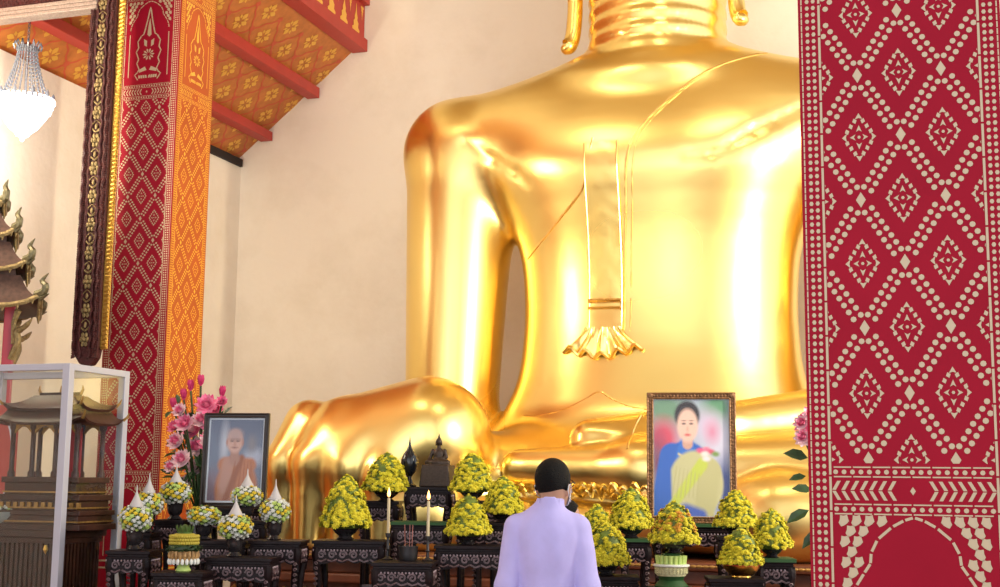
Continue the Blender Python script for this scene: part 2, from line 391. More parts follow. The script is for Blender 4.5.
# the architrave over the pillars, with its frieze of gilt praying figures
b = MB(); b.box(-7.03,-6.82,-3.2,YB-.01,7.13,7.29); b.box(-7.02,-6.87,-3.2,YB-.01,7.29,7.76); b.box(-7.06,-6.80,-3.2,YB-.01,7.76,7.92)
b.mi = 1
fig = [(-.13,0),(.13,0),(.15,.05),(.09,.08),(.10,.14),(.05,.17),(.06,.21),(.035,.25),(.02,.28),(.012,.36),(0,.40)]
fig = fig+[(-a, z) for a, z in fig[::-1][1:]][:-1]
for k in range(20):
    y = 14.72-k*.36
    b.poly([(-6.866, y+a*.75, 7.31+z) for a, z in fig])
    b.poly([(-6.866, y+.18+a*.3, 7.72-z*.5) for a, z in fig])
struct(b.build('trim_4', [M['beam'],M['stencilgold']], smooth=0, fix=False))
b = MB(); b.box(-7.02,-6.87,-3.2,YB-.01,7.92,10.45); struct(b.build('wall_upper', M['wall'], smooth=0))
b = MB(); b.box(-7.02, XR, -3.2, YB, 10.45, 10.6); struct(b.build('ceiling_nave', M['naveceil'], smooth=0))

# ------------------------------------------------------------------ pillars
HW = .295
def pillar_stencil(ztop, zlat, upper, pitch):
    """gilt stencil of one pillar face: a list of polygons in (u, z)"""
    out = []
    def dot(u, z, r, n=8, e=1): out.append([(u+r*cos(2*pi*k/n), z+r*e*sin(2*pi*k/n)) for k in range(n)])
    def rect(u0, z0, u1, z1): out.append([(u0,z0),(u1,z0),(u1,z1),(u0,z1)])
    iw = .2265; du, dz = (.1215 if pitch < .2 else .131), pitch; zc = 2.062
    zb = 1.662
    def clip(P, z0, z1):
        def half(P, f):
            R = []
            for a, c in zip(P, P[1:]+P[:1]):
                fa, fc = f(a), f(c)
                if fa >= 0: R.append(a)
                if fa*fc < 0: t = fa/(fa-fc); R.append((a[0]+t*(c[0]-a[0]), a[1]+t*(c[1]-a[1])))
            return R
        for f in (lambda p: p[0]+iw, lambda p: iw-p[0], lambda p: p[1]-z0, lambda p: z1-p[1]):
            if not P: break
            P = half(P, f)
        return P
    def lattice(z0, z1):
        n0 = len(out)
        k0 = int((z0-zc)/dz)-2; k1 = int((z1-zc)/dz)+2
        for k in range(k0, k1+1):
            for j in (-2,-1,0,1,2):
                u, z = j*du, zc+k*dz
                if (j+k) % 2 == 0:
                    # motif: a lozenge of beads with a small cross inside
                    n1 = len(out)
                    for sx in (1,-1):
                        out.append([(u+sx*.060,z),(u+sx*.042,z+.016),(u+sx*.046,z),(u+sx*.042,z-.016)])
                        out.append([(u+sx*.032,z),(u+sx*.012,z+.011),(u+sx*.018,z),(u+sx*.012,z-.011)])
                        out.append([(u,z+sx*.088),(u-.013,z+sx*.066),(u,z+sx*.070),(u+.013,z+sx*.066)])
                        out.append([(u,z+sx*.044),(u-.010,z+sx*.020),(u,z+sx*.026),(u+.010,z+sx*.020)])
                        for sz in (1,-1):
                            for t in (.26,.50,.74):
                                a, c = .056*t, .080*(1-t)
                                out.append([(u+sx*(a-.008),z+sz*(c+.003)),(u+sx*(a+.003),z+sz*(c+.010)),(u+sx*(a+.008),z+sz*(c-.003)),(u+sx*(a-.003),z+sz*(c-.010))])
                    dot(u, z, .006, 6)
                    for P in out[n1:]: P[:] = [(u+(p-u)*.84, z+(q-z)*.86) for p, q in P]
                else:
                    out.append([(u,z+.024),(u-.0145,z),(u,z-.024),(u+.0145,z)])
                    for sx in (1,-1):
                        u2, z2 = u+sx*du, z+dz; L = sqrt(du*du+dz*dz); px, pz = -dz/L*.0125, sx*du/L*.0125
                        for t in range(7):
                            q = .17+t*.11
                            for sg in (1,-1): dot(u+(u2-u)*q+sg*px, z+(z2-z)*q+sg*pz, .0088, 8)
        keep = out[:n0]
        for P in out[n0:]:
            Q = clip(P, z0, z1)
            if len(Q) > 2: keep.append(Q)
        out[:] = keep
    def band(z0):      # two rows of beads between bars and a row of chevrons, .14 high
        for zr in (z0, z0+.108):
            k = 0
            while -.222+k*.0555 < .21:
                rect(-.222+k*.0555, zr, -.222+k*.0555+.050, zr+.004); rect(-.222+k*.0555, zr+.028, -.222+k*.0555+.050, zr+.032); k += 1
            for k in range(19): dot(-.2165+k*.02405, zr+.016, .0072)
        for sx in (1,-1):
            for k in range(7):
                u = sx*(.060+k*.0262); d = -sx*.015
                for sz in (1,-1): out.append([(u,z0+.070+sz*.0015),(u+sx*.0105,z0+.070+sz*.0015),(u+sx*.0105+d,z0+.070+sz*.028),(u+d,z0+.070+sz*.028)])
        out.append([(.0,z0+.082),(-.008,z0+.07),(0,z0+.058),(.008,z0+.07)])
    def arch(z0, h):       # a cusped lacquer niche with leaf-filled spandrels; z0 = apex
        half = [(0,0),(.025,-.008),(.059,-.027),(.10,-.063),(.118,-.10),(.121,-.131),(.14,-.16),(.163,-.197),(.178,-.235),(.184,-.27),(.184,-h)]
        for sx in (1,-1):
            for (a, c), (a2, c2) in zip(half, half[1:]):
                L = sqrt((a2-a)**2+(c2-c)**2); nu, nz = -(c2-c)/L*.008, (a2-a)/L*.008
                g = .08
                p0 = (a+(a2-a)*g, c+(c2-c)*g); p1 = (a2-(a2-a)*g, c2-(c2-c)*g)
                out.append([(sx*p0[0],z0+p0[1]),(sx*p1[0],z0+p1[1]),(sx*(p1[0]+nu),z0+p1[1]+nz),(sx*(p0[0]+nu),z0+p0[1]+nz)])
            def edge(zz):
                for (a, c), (a2, c2) in zip(half, half[1:]):
                    if c2 <= zz <= c: return a+(a2-a)*((c-zz)/max(c-c2,1e-6))
                return .184
            for i in range(-14, 16):
                for j in range(22):
                    uu = .015+i*.036+j*.017; zz = -.008-j*.030
                    if zz < -h+.01 or uu > .203 or uu < edge(zz)+.026 or uu < edge(zz-.015)+.02: continue
                    out.append([(sx*(uu+a_),z0+zz+c_) for a_, c_ in ((-.008,.0175),(.002,.0145),(.012,.016),(.013,.004),(.017,-.006),(.010,-.017),(.002,-.014),(-.006,-.009),(-.013,-.001),(-.010,.008))])
    lattice(zb, zlat); band(1.512); arch(1.502, .62)
    if upper:
        band(zlat+.003)
        z0 = zlat+.16; arch(z0+.78, .76)
        # a praying figure seated on a lotus, in outline
        fg = [(.10,.0),(.13,.05),(.105,.075),(.09,.10),(.115,.16),(.10,.20),(.125,.27),(.105,.31),(.115,.37),(.085,.42),(.06,.44),(.045,.50),(.028,.58),(.012,.67),(0,.70)]
        for sx in (1,-1):
            for (a,c),(a2,c2) in zip(fg, fg[1:]):
                out.append([(sx*a,z0+.03+c),(sx*a2,z0+.03+c2),(sx*max(a2-.012,0),z0+.03+c2-.004),(sx*(a-.012),z0+.03+c)])
            for k in range(4): out.append([(sx*(.005+k*.022),z0+.045),(sx*(.022+k*.022),z0+.045),(sx*(.026+k*.021),z0+.075),(sx*(.010+k*.02),z0+.07)])
            for k in range(5):
                a = pi/2-sx*(.3+k*.62); out.append([(.012*cos(a),z0+.27+.012*sin(a)),(.045*cos(a-.2),z0+.27+.045*sin(a-.2)),(.058*cos(a),z0+.27+.058*sin(a)),(.045*cos(a+.2),z0+.27+.045*sin(a+.2))])
            out.append([(sx*.012,z0+.12),(sx*.085,z0+.10),(sx*.08,z0+.13),(sx*.03,z0+.155)])
            out.append([(sx*.02,z0+.40),(sx*.05,z0+.42),(sx*.045,z0+.36),(sx*.02,z0+.345)])
            out.append([(0,z0+.62),(sx*.012,z0+.55),(sx*.02,z0+.46),(0,z0+.44)])
        band(z0+.80); lattice(z0+.96, ztop)
    # the edging: bars and two files of beads down both sides
    zz = .9
    while zz < ztop:
        for sx in (1,-1): rect(sx*.2285, zz, sx*.2355, min(zz+.098,ztop))
        zz += .104
    zz = .9
    while zz < ztop:
        for sx in (1,-1):
            for uu in (.249,.2675): dot(sx*uu, zz, .0064, 6, 1.15)
            rect(sx*.283, zz-.009, sx*.287, zz+.009)
        zz += .0215
    rect(-.285,.86,.285,.875); rect(-.285,.80,.285,.815)
    return out
def make_pillar(label, x, y, ztop, zlat, upper, pitch=.195):
    b = MB(); b.box(-HW,HW,-HW,HW,.28,ztop)
    st = pillar_stencil(ztop, zlat, upper, pitch)
    faces = [(0, lambda u,z,d:(u,-HW-d,z)), (1, lambda u,z,d:(HW+d,u,z)), (0, lambda u,z,d:(-HW-d,-u,z)), (0, lambda u,z,d:(-u,HW+d,z))]  # kind marks the face that has warm light in its colour
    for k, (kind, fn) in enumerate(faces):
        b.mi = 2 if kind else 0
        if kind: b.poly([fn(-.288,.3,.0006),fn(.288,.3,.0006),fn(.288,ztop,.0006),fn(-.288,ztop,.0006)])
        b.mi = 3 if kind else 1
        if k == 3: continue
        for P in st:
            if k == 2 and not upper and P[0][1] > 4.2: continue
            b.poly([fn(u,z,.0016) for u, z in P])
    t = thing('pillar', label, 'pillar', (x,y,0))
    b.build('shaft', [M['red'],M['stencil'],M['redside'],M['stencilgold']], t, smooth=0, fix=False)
    b = MB(); b.frustum(0,0,0,.12,.40,.40,.40,.40); b.frustum(0,0,.12,.2,.40,.40,.35,.35); b.frustum(0,0,.2,.29,.35,.35,.31,.31); b.build('base', M['plinth'], t, smooth=0, bevel=.01)
    b = MB(); b.frustum(0,0,ztop,ztop+.12,.30,.30,.36,.36); b.frustum(0,0,ztop+.12,ztop+.22,.38,.38,.38,.38); b.build('capital', M['goldtrim'], t, smooth=0, bevel=.01)
    return t
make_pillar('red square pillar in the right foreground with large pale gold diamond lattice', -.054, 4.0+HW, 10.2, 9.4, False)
make_pillar('distant red pillar on the left with warm light painted on one side and a praying figure near its top', -6.757, 10.0+HW, 6.75, 5.045, True, .207).scale = (1.10, 1.03, 1)

# ------------------------------------------------------------------ carved valance beside the far pillar
t = thing('carved_valance', 'dark red carved valance with gold flowers hanging beside the left pillar', 'carved valance', (-7.09,9.62,0))
X0 = 0.0
b = MB(); b.prism([(-1.5,5.88),(X0+.06,5.93),(X0+.06,6.6),(-.6,6.7),(-1.5,6.02)], lambda a,z,d:(a,d,z), -.05,.06)
for k in range(70):
    for j in range(3):
        a = -1.48+k*.022; b.ball((a,-.05,5.93+j*.07+(k%2)*.03), (.012,.012,.016), 6, 4)
b.build('rail', M['carved'], t)
b = MB()
for zz, r in ((5.79,.022),(5.83,.014),(5.865,.022)): b.box(-1.5,X0+.06,-.06-r,.06,zz,zz+.034)
b.build('rail_moulding', M['palerail'], t, smooth=0, bevel=.006)
b = MB()        # the hanging board ends in a rounded, curled tip
prof = [(-.02,6.6),(.24,6.6),(.245,2.72),(.225,2.62),(.18,2.56),(.12,2.55),(.06,2.57),(.01,2.64),(-.03,2.8)]
b.prism(prof, lambda a,z,d:(a-.0,d,z), -.035,.045)
b.build('board', M['carved'], t, smooth=0, bevel=.008)
b = MB()
for xx in (.0,.06,.165,.21):       # twisted rope mouldings down the board
    b.tube([(xx+.006*sin(k*1.57),-.045-.006*cos(k*1.57),2.62+k*.032) for k in range(124)], .0135, 5)
for k in range(190):
    z = 2.62+k*.0205; b.tube([(-.02,-.04,z),(.03,-.05,z+.012)], .006, 4); b.tube([(.185,-.04,z+.012),(.235,-.05,z)], .006, 4)
b.build('rope_moulding', M['carved'], t)
b = MB()
for k in range(15):
    z = 2.78+k*.255; b.ball((.112,-.055,z), (.02,.02,.02), 8, 5)
    for q in range(6):
        a = q*pi/3; b.ball((.112+.034*cos(a),-.048,z+.046*sin(a)), (.018,.012,.024), 6, 4)
    for sx in (1,-1): b.tube([(.112+sx*.05*sin(q*pi/8),-.045,z+.075+q*.0135) for q in range(9)], [.010-.0008*q for q in range(9)], 5)
    b.ball((.112,-.048,z+.128),(.016,.010,.028),6,4)
b.build('flower_carving', M['valgold'], t)
b = MB(); b.box(.245,.30,.0,.03,2.7,6.6)
for k in range(100):
    z = 2.7+k*.039; b.tube([(.262,.0,z),(.318,-.012,z+.012),(.312,-.012,z+.034),(.275,0,z+.03)], [.013,.012,.009,.005], 5)
b.build('gilt_edge', M['goldtrim'], t)

# ------------------------------------------------------------------ the great seated statue
BX = -2.62
zk = [1.0,1.6,2.0,2.32,2.6,3.0,3.5,4.0,4.4,4.75,5.05,5.35,5.6,5.85,6.05,6.3]
_z, A_ = smooth_knots(zk, [1.9,1.88,1.78,1.60,1.48,1.42,1.41,1.47,1.62,1.82,1.95,1.95,1.70,1.25,.85,.55])
_z, F_ = smooth_knots(zk, [12.0,12.05,12.12,12.2,12.27,12.35,12.38,12.33,12.24,12.16,12.20,12.30,12.40,12.52,12.64,12.9])
_z, B_ = smooth_knots(zk, [14.1,14.1,14.05,14.0,13.95,13.9,13.9,13.95,14.0,14.05,14.05,14.0,13.9,13.75,13.65,13.5])
_z = _z.astype(np.float32)
CREASES = []
def statue(X, Y, Z):
    d = loft(X, Y, Z, _z, A_, F_, B_, BX, 2.35)
    # shoulders
    for s in (-1, 1):
        d = smin(d, cone(X,Y,Z,(BX+s*.75,13.2,5.45),(BX+s*2.22,13.15,5.18),.50,.575), .35)
    # right arm straight down to the knee; left arm bent into the lap
    arm = cone(X,Y,Z,(-4.80,13.15,5.1),(-4.83,12.98,2.1),.61,.48)
    d = smin(d, arm, .18)
    arm2 = smin(cone(X,Y,Z,(-.38,13.15,5.2),(-.36,13.1,3.2),.55,.50), cone(X,Y,Z,(-.36,13.0,3.0),(-.55,12.3,2.3),.50,.44), .2)
    d = smin(d, arm2, .07)
    # neck with its three rings, head above
    R = np.sqrt(((X-BX)/1.0)**2+((Y-13.18)/1.02)**2)
    rn = .69+.05*np.abs(np.sin((Z-5.93)*pi/.165))**.6+.05*np.clip((6.0-Z)/.12,0,1)-1.3*np.clip(5.88-Z,0,1)
    nk = np.maximum(np.maximum(R-rn, Z-7.2), 5.6-Z)*.8
    d = smin(d, ell(X,Y,Z,(BX,12.80,5.72),(.85,.44,.27)), .22)
    d = smin(d, nk, .05)
    d = smin(d, ell(X,Y,Z,(BX,13.15,7.75),(.98,1.05,1.25)), .12)
    d = smin(d, ell(X,Y,Z,(BX,12.98,7.0),(.66,.72,.50)), .15)
    d = smin(d, cone(X,Y,Z,(BX,12.12,7.85),(BX,12.02,7.45),.06,.14), .1)
    d = smin(d, ell(X,Y,Z,(BX,12.25,7.12),(.30,.12,.07)), .06)
    for s in (-1,1):
        d = smax(d, -ell(X,Y,Z,(BX+s*.40,12.18,7.82),(.26,.14,.10)), .12)
        d = smin(d, ell(X,Y,Z,(BX+s*.40,12.30,7.78),(.24,.13,.09)), .05)
    d = smin(d, ell(X,Y,Z,(BX,13.25,9.0),(.55,.55,.42)), .2)
    # flaring cloth below the waist, lap and legs
    d = smin(d, ell(X,Y,Z,(BX,12.7,1.35),(2.6,1.25,.85)), .25)
    d = smin(d, cone(X,Y,Z,(-4.45,11.5,1.62),(-3.4,12.6,1.45),.48,.58), .2)
    # right knee under the right hand
    d = smin(d, smin(cone(X,Y,Z,(-4.42,11.35,1.98),(-5.1,11.25,1.78),.57,.58), cone(X,Y,Z,(-4.5,11.35,1.3),(-5.35,11.35,1.3),.52,.5), .2), .07)
    hand = cone(X,Y,Z,(-4.50,11.45,2.14),(-5.22,11.15,1.94),.40,.37)
    fx = [(-5.72,-5.72,1.97),(-5.37,-5.40,1.98),(-5.01,-5.06,1.95),(-4.65,-4.70,1.88)]
    fg = None
    for i, (x0, x1, z0) in enumerate(fx):
        yk = 10.98 if i else 11.08
        q = smin(cone(X,Y,Z,(x0+.18,11.1,z0+.12),(x0,yk-.14,z0-.25),.25,.19), cone(X,Y,Z,(x0,yk-.14,z0-.25),(x1,yk-.12,.84+.1*(i==0)),.185,.135), .08)
        fg = q if fg is None else smin(fg, q, .02)
    hand = smin(hand, fg, .09)
    d = smin(d, hand, .10)
    # foot resting on the other shin, soles to the sky
    d = smin(d, smin(cone(X,Y,Z,(-3.58,11.45,1.72),(-2.4,11.30,1.70),.17,.25), cone(X,Y,Z,(-2.4,11.30,1.70),(-.2,11.25,1.66),.25,.46), .2), .06)
    d = smin(d, smin(cone(X,Y,Z,(-2.42,11.15,1.28),(-1.2,11.0,1.32),.22,.36), cone(X,Y,Z,(-1.2,11.0,1.32),(.6,11.25,1.45),.36,.60), .2), .05)
    d = smin(d, cone(X,Y,Z,(-3.9,11.4,1.18),(-2.4,11.25,1.16),.26,.24), .06)
    d = smin(d, cone(X,Y,Z,(-.6,11.7,1.6),(.9,11.9,1.5),.6,.7), .15)
    # left forearm and hand lying in the lap
    d = smin(d, smin(cone(X,Y,Z,(-.6,12.3,2.2),(-1.9,11.75,2.06),.34,.23), cone(X,Y,Z,(-1.9,11.75,2.06),(-2.93,11.52,1.975),.25,.19), .15), .03)
    d = smin(d, ell(X,Y,Z,(-2.55,11.62,1.99),(.62,.30,.14)), .06)
    for p, q, r0, r1 in CREASES: d = smax(d, -cone(X,Y,Z,p,q,r0*.35,r1*.35), .085)     # folds under the breasts
    return np.maximum(d, .966-Z)
SO = (BX, 12.6, .93)
def front(x, z, out=0.0, y0=10.6, y1=13.4):
    """first point of the statue met when walking in from the front at x, z"""
    ys = np.arange(y0, y1, .01)
    one = np.ones_like(ys); v = statue(one*x, ys, one*z)
    k = np.argmax(v < 0); y = ys[k] if v[k] < 0 else y1
    return (x, y-out, z)
for P in ([(-4.55,5.12,.01),(-4.25,4.92,.04),(-3.95,4.72,.045),(-3.82,4.60,.01)], [(-2.15,4.73,.01),(-1.88,4.74,.045),(-1.5,4.97,.045),(-1.02,5.22,.03)]):
    Q = [front(x, z, .012) for x, z, r in P]
    new = [(Q[i], Q[i+1], P[i][2], P[i+1][2]) for i in range(3)]
    CREASES += new
bud = sdf_object('gold_seated_statue', statue, (-6.4,10.3,.86), (1.75,14.4,9.6), .042, M['gold'], None, SO)
tag(bud, 'giant gold seated statue whose head rises out of the picture', 'statue')
def seam(name, P, rad, n=10, out=.0, m='goldline', k=6):
    pts = [(p.x, p.z) for p in spline([(x,0,z) for x, z in P], n)]
    b = MB(); b.tube([front(x, z, out) for x, z in pts], rad, k); return b.build(name, M[m], bud, off=SO)
edge = [(-1.50,5.86),(-1.85,5.70),(-2.14,5.52),(-2.40,5.28),(-2.58,5.08),(-2.70,4.88),(-2.75,4.60),(-2.77,4.29),(-2.80,3.85),(-2.81,3.45),(-2.81,3.07)]
seam('robe_edge', edge, .017); seam('robe_edge', [(x+.07, z+.03) for x, z in edge[:-1]]+[(-2.75,3.05)], .010)
seam('robe_edge', [(-3.08,4.98),(-3.14,4.70),(-3.21,4.47),(-3.44,4.24),(-3.70,4.02),(-3.90,3.88)], .014)
seam('waist_line', [(-3.84,2.25),(-3.66,2.24),(-3.40,2.29),(-3.17,2.39),(-3.03,2.46),(-2.88,2.38),(-2.65,2.30),(-2.3,2.26),(-1.9,2.27)], .011)
b = MB()        # the folded shoulder cloth, a raised strap down the chest
zs = np.linspace(4.93, 3.05, 34); xs = np.linspace(-3.165, -2.83, 7)
G = [[front(x, z, .006+.022*min(1,(4.93-z)/.35)) for x in xs] for z in zs]
V = [p for r in G for p in r]; nn = len(xs)
b.add(V, [(i*nn+j,i*nn+j+1,(i+1)*nn+j+1,(i+1)*nn+j) for i in range(len(zs)-1) for j in range(nn-1)])
for L in ([r[0] for r in G],[r[-1] for r in G],G[-1]): b.tube(L, .011, 6)
b.build('shoulder_cloth', M['gold'], bud, off=SO)
seam('cloth_band', [(-3.17,3.37),(-2.83,3.36)], .02, 8, .055); seam('cloth_band', [(-3.17,3.30),(-2.83,3.29)], .012, 8, .055)
b = MB()        # its fish-tail end with a frilled hem
rows = []
for i in range(9):
    t = i/8; hw = .17+.24*t**1.5
    rows.append([front(-3.02+hw*s, 3.10-.24*t+.035*cos(s*5*pi)*t-.05*(1-abs(s))*t*1.0+.04*abs(s)*t, .045+.03*cos(s*5*pi)*t) for s in np.linspace(-1,1,25)])
V = [p for r in rows for p in r]
b.add(V, [(i*25+j,i*25+j+1,(i+1)*25+j+1,(i+1)*25+j) for i in range(8) for j in range(24)])
b.tube(rows[-1], .022, 6); b.tube([r[0] for r in rows], .018, 6); b.tube([r[-1] for r in rows], .018, 6)
for s in (4, 12, 20): b.tube([r[s] for r in rows], .012, 5)
b.build('cloth_tail', M['gold'], bud, off=SO)
b = MB()        # frilled hem of the robe under the foot
pts = []
for k in range(150):
    x = -3.85+k*.0135; z = 1.545+.026*sin(k*.85)+.014*sin(k*.37)
    pts.append(front(x, z, .015))
b.tube(pts, .016, 6); b.tube([(p[0]+.03,p[1],p[2]-.06+.016*sin(i*1.1)) for i, p in enumerate(pts)], .012, 5)
b.build('robe_hem', M['gold'], bud, off=SO)
seam('finger_crease', [(-2.46,2.20),(-2.50,2.05),(-2.49,1.88)], .012)
for s in (-1, 1):       # long ear lobes curling out at their tips
    b = MB()
    P = [(BX+s*.93,13.05,7.7),(BX+s*.90,13.02,7.2),(BX+s*.86,13.0,6.75),(BX+s*.865,12.98,6.45),(BX+s*.885,12.96,6.28),(BX+s*.925,12.93,6.20),(BX+s*.965,12.92,6.23)]
    if s > 0: P = [(x,y,z+.13) for x,y,z in P]
    b.tube(spline(P, 6), [.10]*12+[.085]*12+[.085,.085,.085,.088,.09,.09,.088,.085,.08,.07,.06,.045,.02], 12)
    b.build('ear_lobe', M['gold'], bud, off=SO)

b = MB()
pl = thing('statue_plinth', 'brown carved plinth with gilt band under the giant gold statue', 'plinth', (BX,12.6,0))
y0 = 12.6
for z0, z1, gx, gy in ((0,.25,4.30,2.05),(.25,.45,4.2,1.98),(.45,.70,4.10,1.90),(.70,.78,4.22,2.0),(.78,.90,4.12,1.92),(.90,.965,4.25,2.02)):
    b.box(-gx+.62, gx+.3, -gy, 1.9, z0, z1)
b.build('step', M['plinth'], pl, smooth=0, bevel=.015)
b = MB(); out_ = [(-3.46,0),(4.3,0)]
for k in range(78):
    x = 4.3-k*.0995; out_ += [(x,.07),(x-.02,.125),(x-.05,.155),(x-.08,.125)]
b.prism(out_+[(-3.46,.07)], lambda a,z,d:(a,-1.9-d,.50+z), 0, .03)
b.build('lotus_band', M['teakgold'], pl, smooth=0)
b = MB(); b.tube([(-3.55+k*.0125,-2.02,.935) for k in range(650)], [.008+.007*abs(sin(k*pi/4)) for k in range(650)], 6); b.build('beaded_moulding', M['teakgold'], pl)

# ------------------------------------------------------------------ altar: platforms and carved tables
def platform(label, x0, x1, y0, y1, h):
    t = thing('altar_platform', label, 'platform', ((x0+x1)/2,(y0+y1)/2,0)); a, c = (x1-x0)/2, (y1-y0)/2
    b = MB(); b.box(-a,a,-c,c,0,h-.06); b.build('body', M['plinth'], t, smooth=0, bevel=.008)
    b = MB(); b.box(-a-.03,a+.03,-c-.03,c+.03,h-.06,h); b.build('top', M['rose'], t, smooth=0, bevel=.01)
PH = .45
platform('low dark platform carrying the tables before the monk portrait', -5.45, -3.75, 6.85, 9.35, PH)
platform('low dark platform carrying the middle and right altar tables', -3.62, -.55, 7.5, 9.5, PH)

def spiral(c, r, turns, sx, fn, n=14):
    return [fn(c[0]+sx*r*(1-.8*i/n)*cos(turns*2*pi*i/n), c[1]+r*(1-.8*i/n)*sin(turns*2*pi*i/n)) for i in range(n+1)]
TABLES = {}; TR = radians(15)      # the tables are turned to face the visitors
def table(key, label, x0, x1, ytop, Y, depth=.36, group=None, cloth=False, plain=False):
    """a carved rosewood altar table whose front top edge runs x0..x1 at depth Y"""
    A, B = at(x0, ytop, Y), at(x1, ytop, Y); zt = (A.z+B.z)/2; cx = (A.x+B.x)/2; depth *= .86
    ph = atan2(-cx, Y); hw = (B.x-A.x)/2*cos(ph)/cos(ph-TR)
    t = thing('altar_table', label, 'table', (cx-sin(TR)*depth/2, Y+cos(TR)*depth/2, PH), TR, group); H = zt-PH; d = depth/2
    TABLES[key] = (cx, Y, zt, hw, depth)
    b = MB(); b.box(-hw,hw,-d,d,H-.022,H); b.box(-hw+.012,hw-.012,-d+.012,d-.012,H-.040,H-.022); b.box(-hw+.004,hw-.004,-d+.004,d-.004,H-.052,H-.040)
    b.build('tabletop', M['rose'], t, smooth=0, bevel=.003)
    sides = [(hw, lambda a,z,e:(a,-d+.014-e,z)), (hw, lambda a,z,e:(-a,d-.014+e,z)), (d, lambda a,z,e:(hw-.014+e,a,z)), (d, lambda a,z,e:(-hw+.014-e,-a,z))]
    b = MB(); rb = MB(); pb = MB()
    for si, (L, fn) in enumerate(sides):
        n = 24; lower = []
        for i in range(n+1):
            s = -1+2*i/n; lower.append((s*(L-.012), H-.052-.075-.045*(1-abs(cos(s*pi*1.5)))*0-.05*max(0,abs(s)-.62)/.38-.022*abs(sin(s*pi*2.5))))
        b.prism(lower+[(L-.012,H-.052),(-L+.012,H-.052)], fn, -.016, 0)
        if si == 1: continue
        m = max(2, int(L*2/.075))
        for k in range(m):      # carved scrolls
            a = (-1+2*(k+.5)/m)*(L-.03); sg = 1 if a < 0 else -1
            rb.tube(spiral((a, H-.093), .028, 1.4, sg, lambda p,z: fn(p,z,.004)), .0062, 5)
            rb.tube([fn(a-.03*sg,H-.128,.003), fn(a,H-.138,.006), fn(a+.034*sg,H-.122,.003)], .006, 5)
        for k in range(int(L*2/.022)):      # a row of shell beads under the top
            a = -L+.02+k*.022; pb.ball(fn(a, H-.0625, .003), (.0062,.0062,.0075), 5, 4)
    b.build('apron', M['rose'], t, smooth=0)
    b = rb.build('scroll_relief', M['pearlsub'], t); pb.build('shell_inlay', M['pearl'], t)
    for sx in (-1,1):
        for sy in (-1,1):
            b = MB(); P = []; 
            for q, (o, z) in enumerate([(.0,H-.05),(-.004,H-.10),(.004,H-.16),(.016,H-.26),(.018,H*.45),(.010,H*.2),(-.002,.07),(-.006,.03),(-.006,.003)]):
                P.append((sx*(hw-.030-o), sy*(d-.030-o), z))
            b.tube(spline(P,3), [.030]*4+[.028]*3+[.024]*3+[.02]*9+[.02]*3+[.028]*3, 8); lg = b.build('leg', M['rose'], t)
            if sy < 0:
                b = MB()
                for k in range(9): b.tube(spiral((0,0), .013, 1.2, sx, lambda p,z: (sx*(hw-.034)+p, sy*(d-.030)-.030, H-.15-k*.034+z), 9), .004, 4)
                b.build('leg_carving', M['pearlsub'], lg)
    b = MB(); b.box(-hw+.04,hw-.04,-d+.028,-d+.040,H*.36,H*.36+.03); b.build('stretcher', M['pearlsub'], t, smooth=0)
    if cloth:
        b = MB(); b.box(-hw-.003,hw+.003,-d-.003,d+.003,H,H+.006); b.box(-hw-.003,hw+.003,-d-.006,-d-.002,H-.014,H+.006); b.build('cloth_cover', M['potgreen'], t, smooth=0); b = None
        TABLES[key] = (cx, Y, zt+.006, hw, depth)
    return t
GT = None
table('La','small carved table at the left end nearest the glass case',105,150,551,7.40,.34)
table('Lb','low carved table under the yellow and green offering tray',150.5,203,573,7.02,.34)
table('Lc','carved table below the monk portrait, in front with one flower ball',204,272,558,7.40,.33)
table('Li','narrow table hidden behind the leftmost flower balls',126,151,533,7.78,.30)
table('Ld','tall table of the second flower ball from the left, by the pillar',152.5,184,520,8.11,.29)
table('Le','dark table behind the offering tray with the flower ball lacking a cone',190,246.5,541,7.78,.32)
table('Lf','carved table at the right end of the monk portrait group',248,301,541,7.75,.34)
table('Lh','raised table in front of the monk portrait',236,266,521,8.14,.24)
table('Lg','highest table of the left group, carrying the monk portrait',198,266,508,8.42,.42)
table('Ma','carved table left of the two candles with one tall yellow pot',312,385,541,8.10,.36)
table('Mb','lowest middle carved table carrying both burning candles',371,433,563,7.62,.40)
table('Mc','carved table right of the candles, beside the man in lavender',434,507,546,8.10,.36)
table('Md','carved green-covered table behind the incense bowl',391,449,523,8.50,.34,cloth=True)
table('Mf','raised table under the yellow pot left of the black finial',357,399,501,8.92,.34)
table('Me','highest middle carved table carrying the bronze figurine',404,452,487,8.95,.36)
table('Mg','raised table under the yellow pot right of the bronze figurine',453.5,500,501,8.90,.34)
table('Mh','carved table between the raised tables and the man in lavender',470,530,523,8.50,.34)
table('Rf','low table just right of the man in lavender',588,640,577,7.75,.34)
table('Rh','table half hidden behind the right shoulder of the man in lavender',580,617,545,8.86,.30)
table('Rb','green-covered table under the yellow pot left of the portrait of the woman',619.5,652,540,8.55,.32,cloth=True)
table('Rc','low front table under the pale green offering stand',650,697,590,7.60,.36)
table('Rp','highest right table, green-covered, carrying the portrait of the woman',653.5,743,525,8.95,.36,cloth=True)
table('Rd','low table under the yellow pot with the brass bowl',709,766,579,7.78,.34)
table('Rg','table under the yellow pot at the right corner of the portrait of the woman',718,760,537,8.57,.30)
table('Re','green-covered table at the right end, under the rightmost yellow pot',756,796,560,8.18,.32,cloth=True)

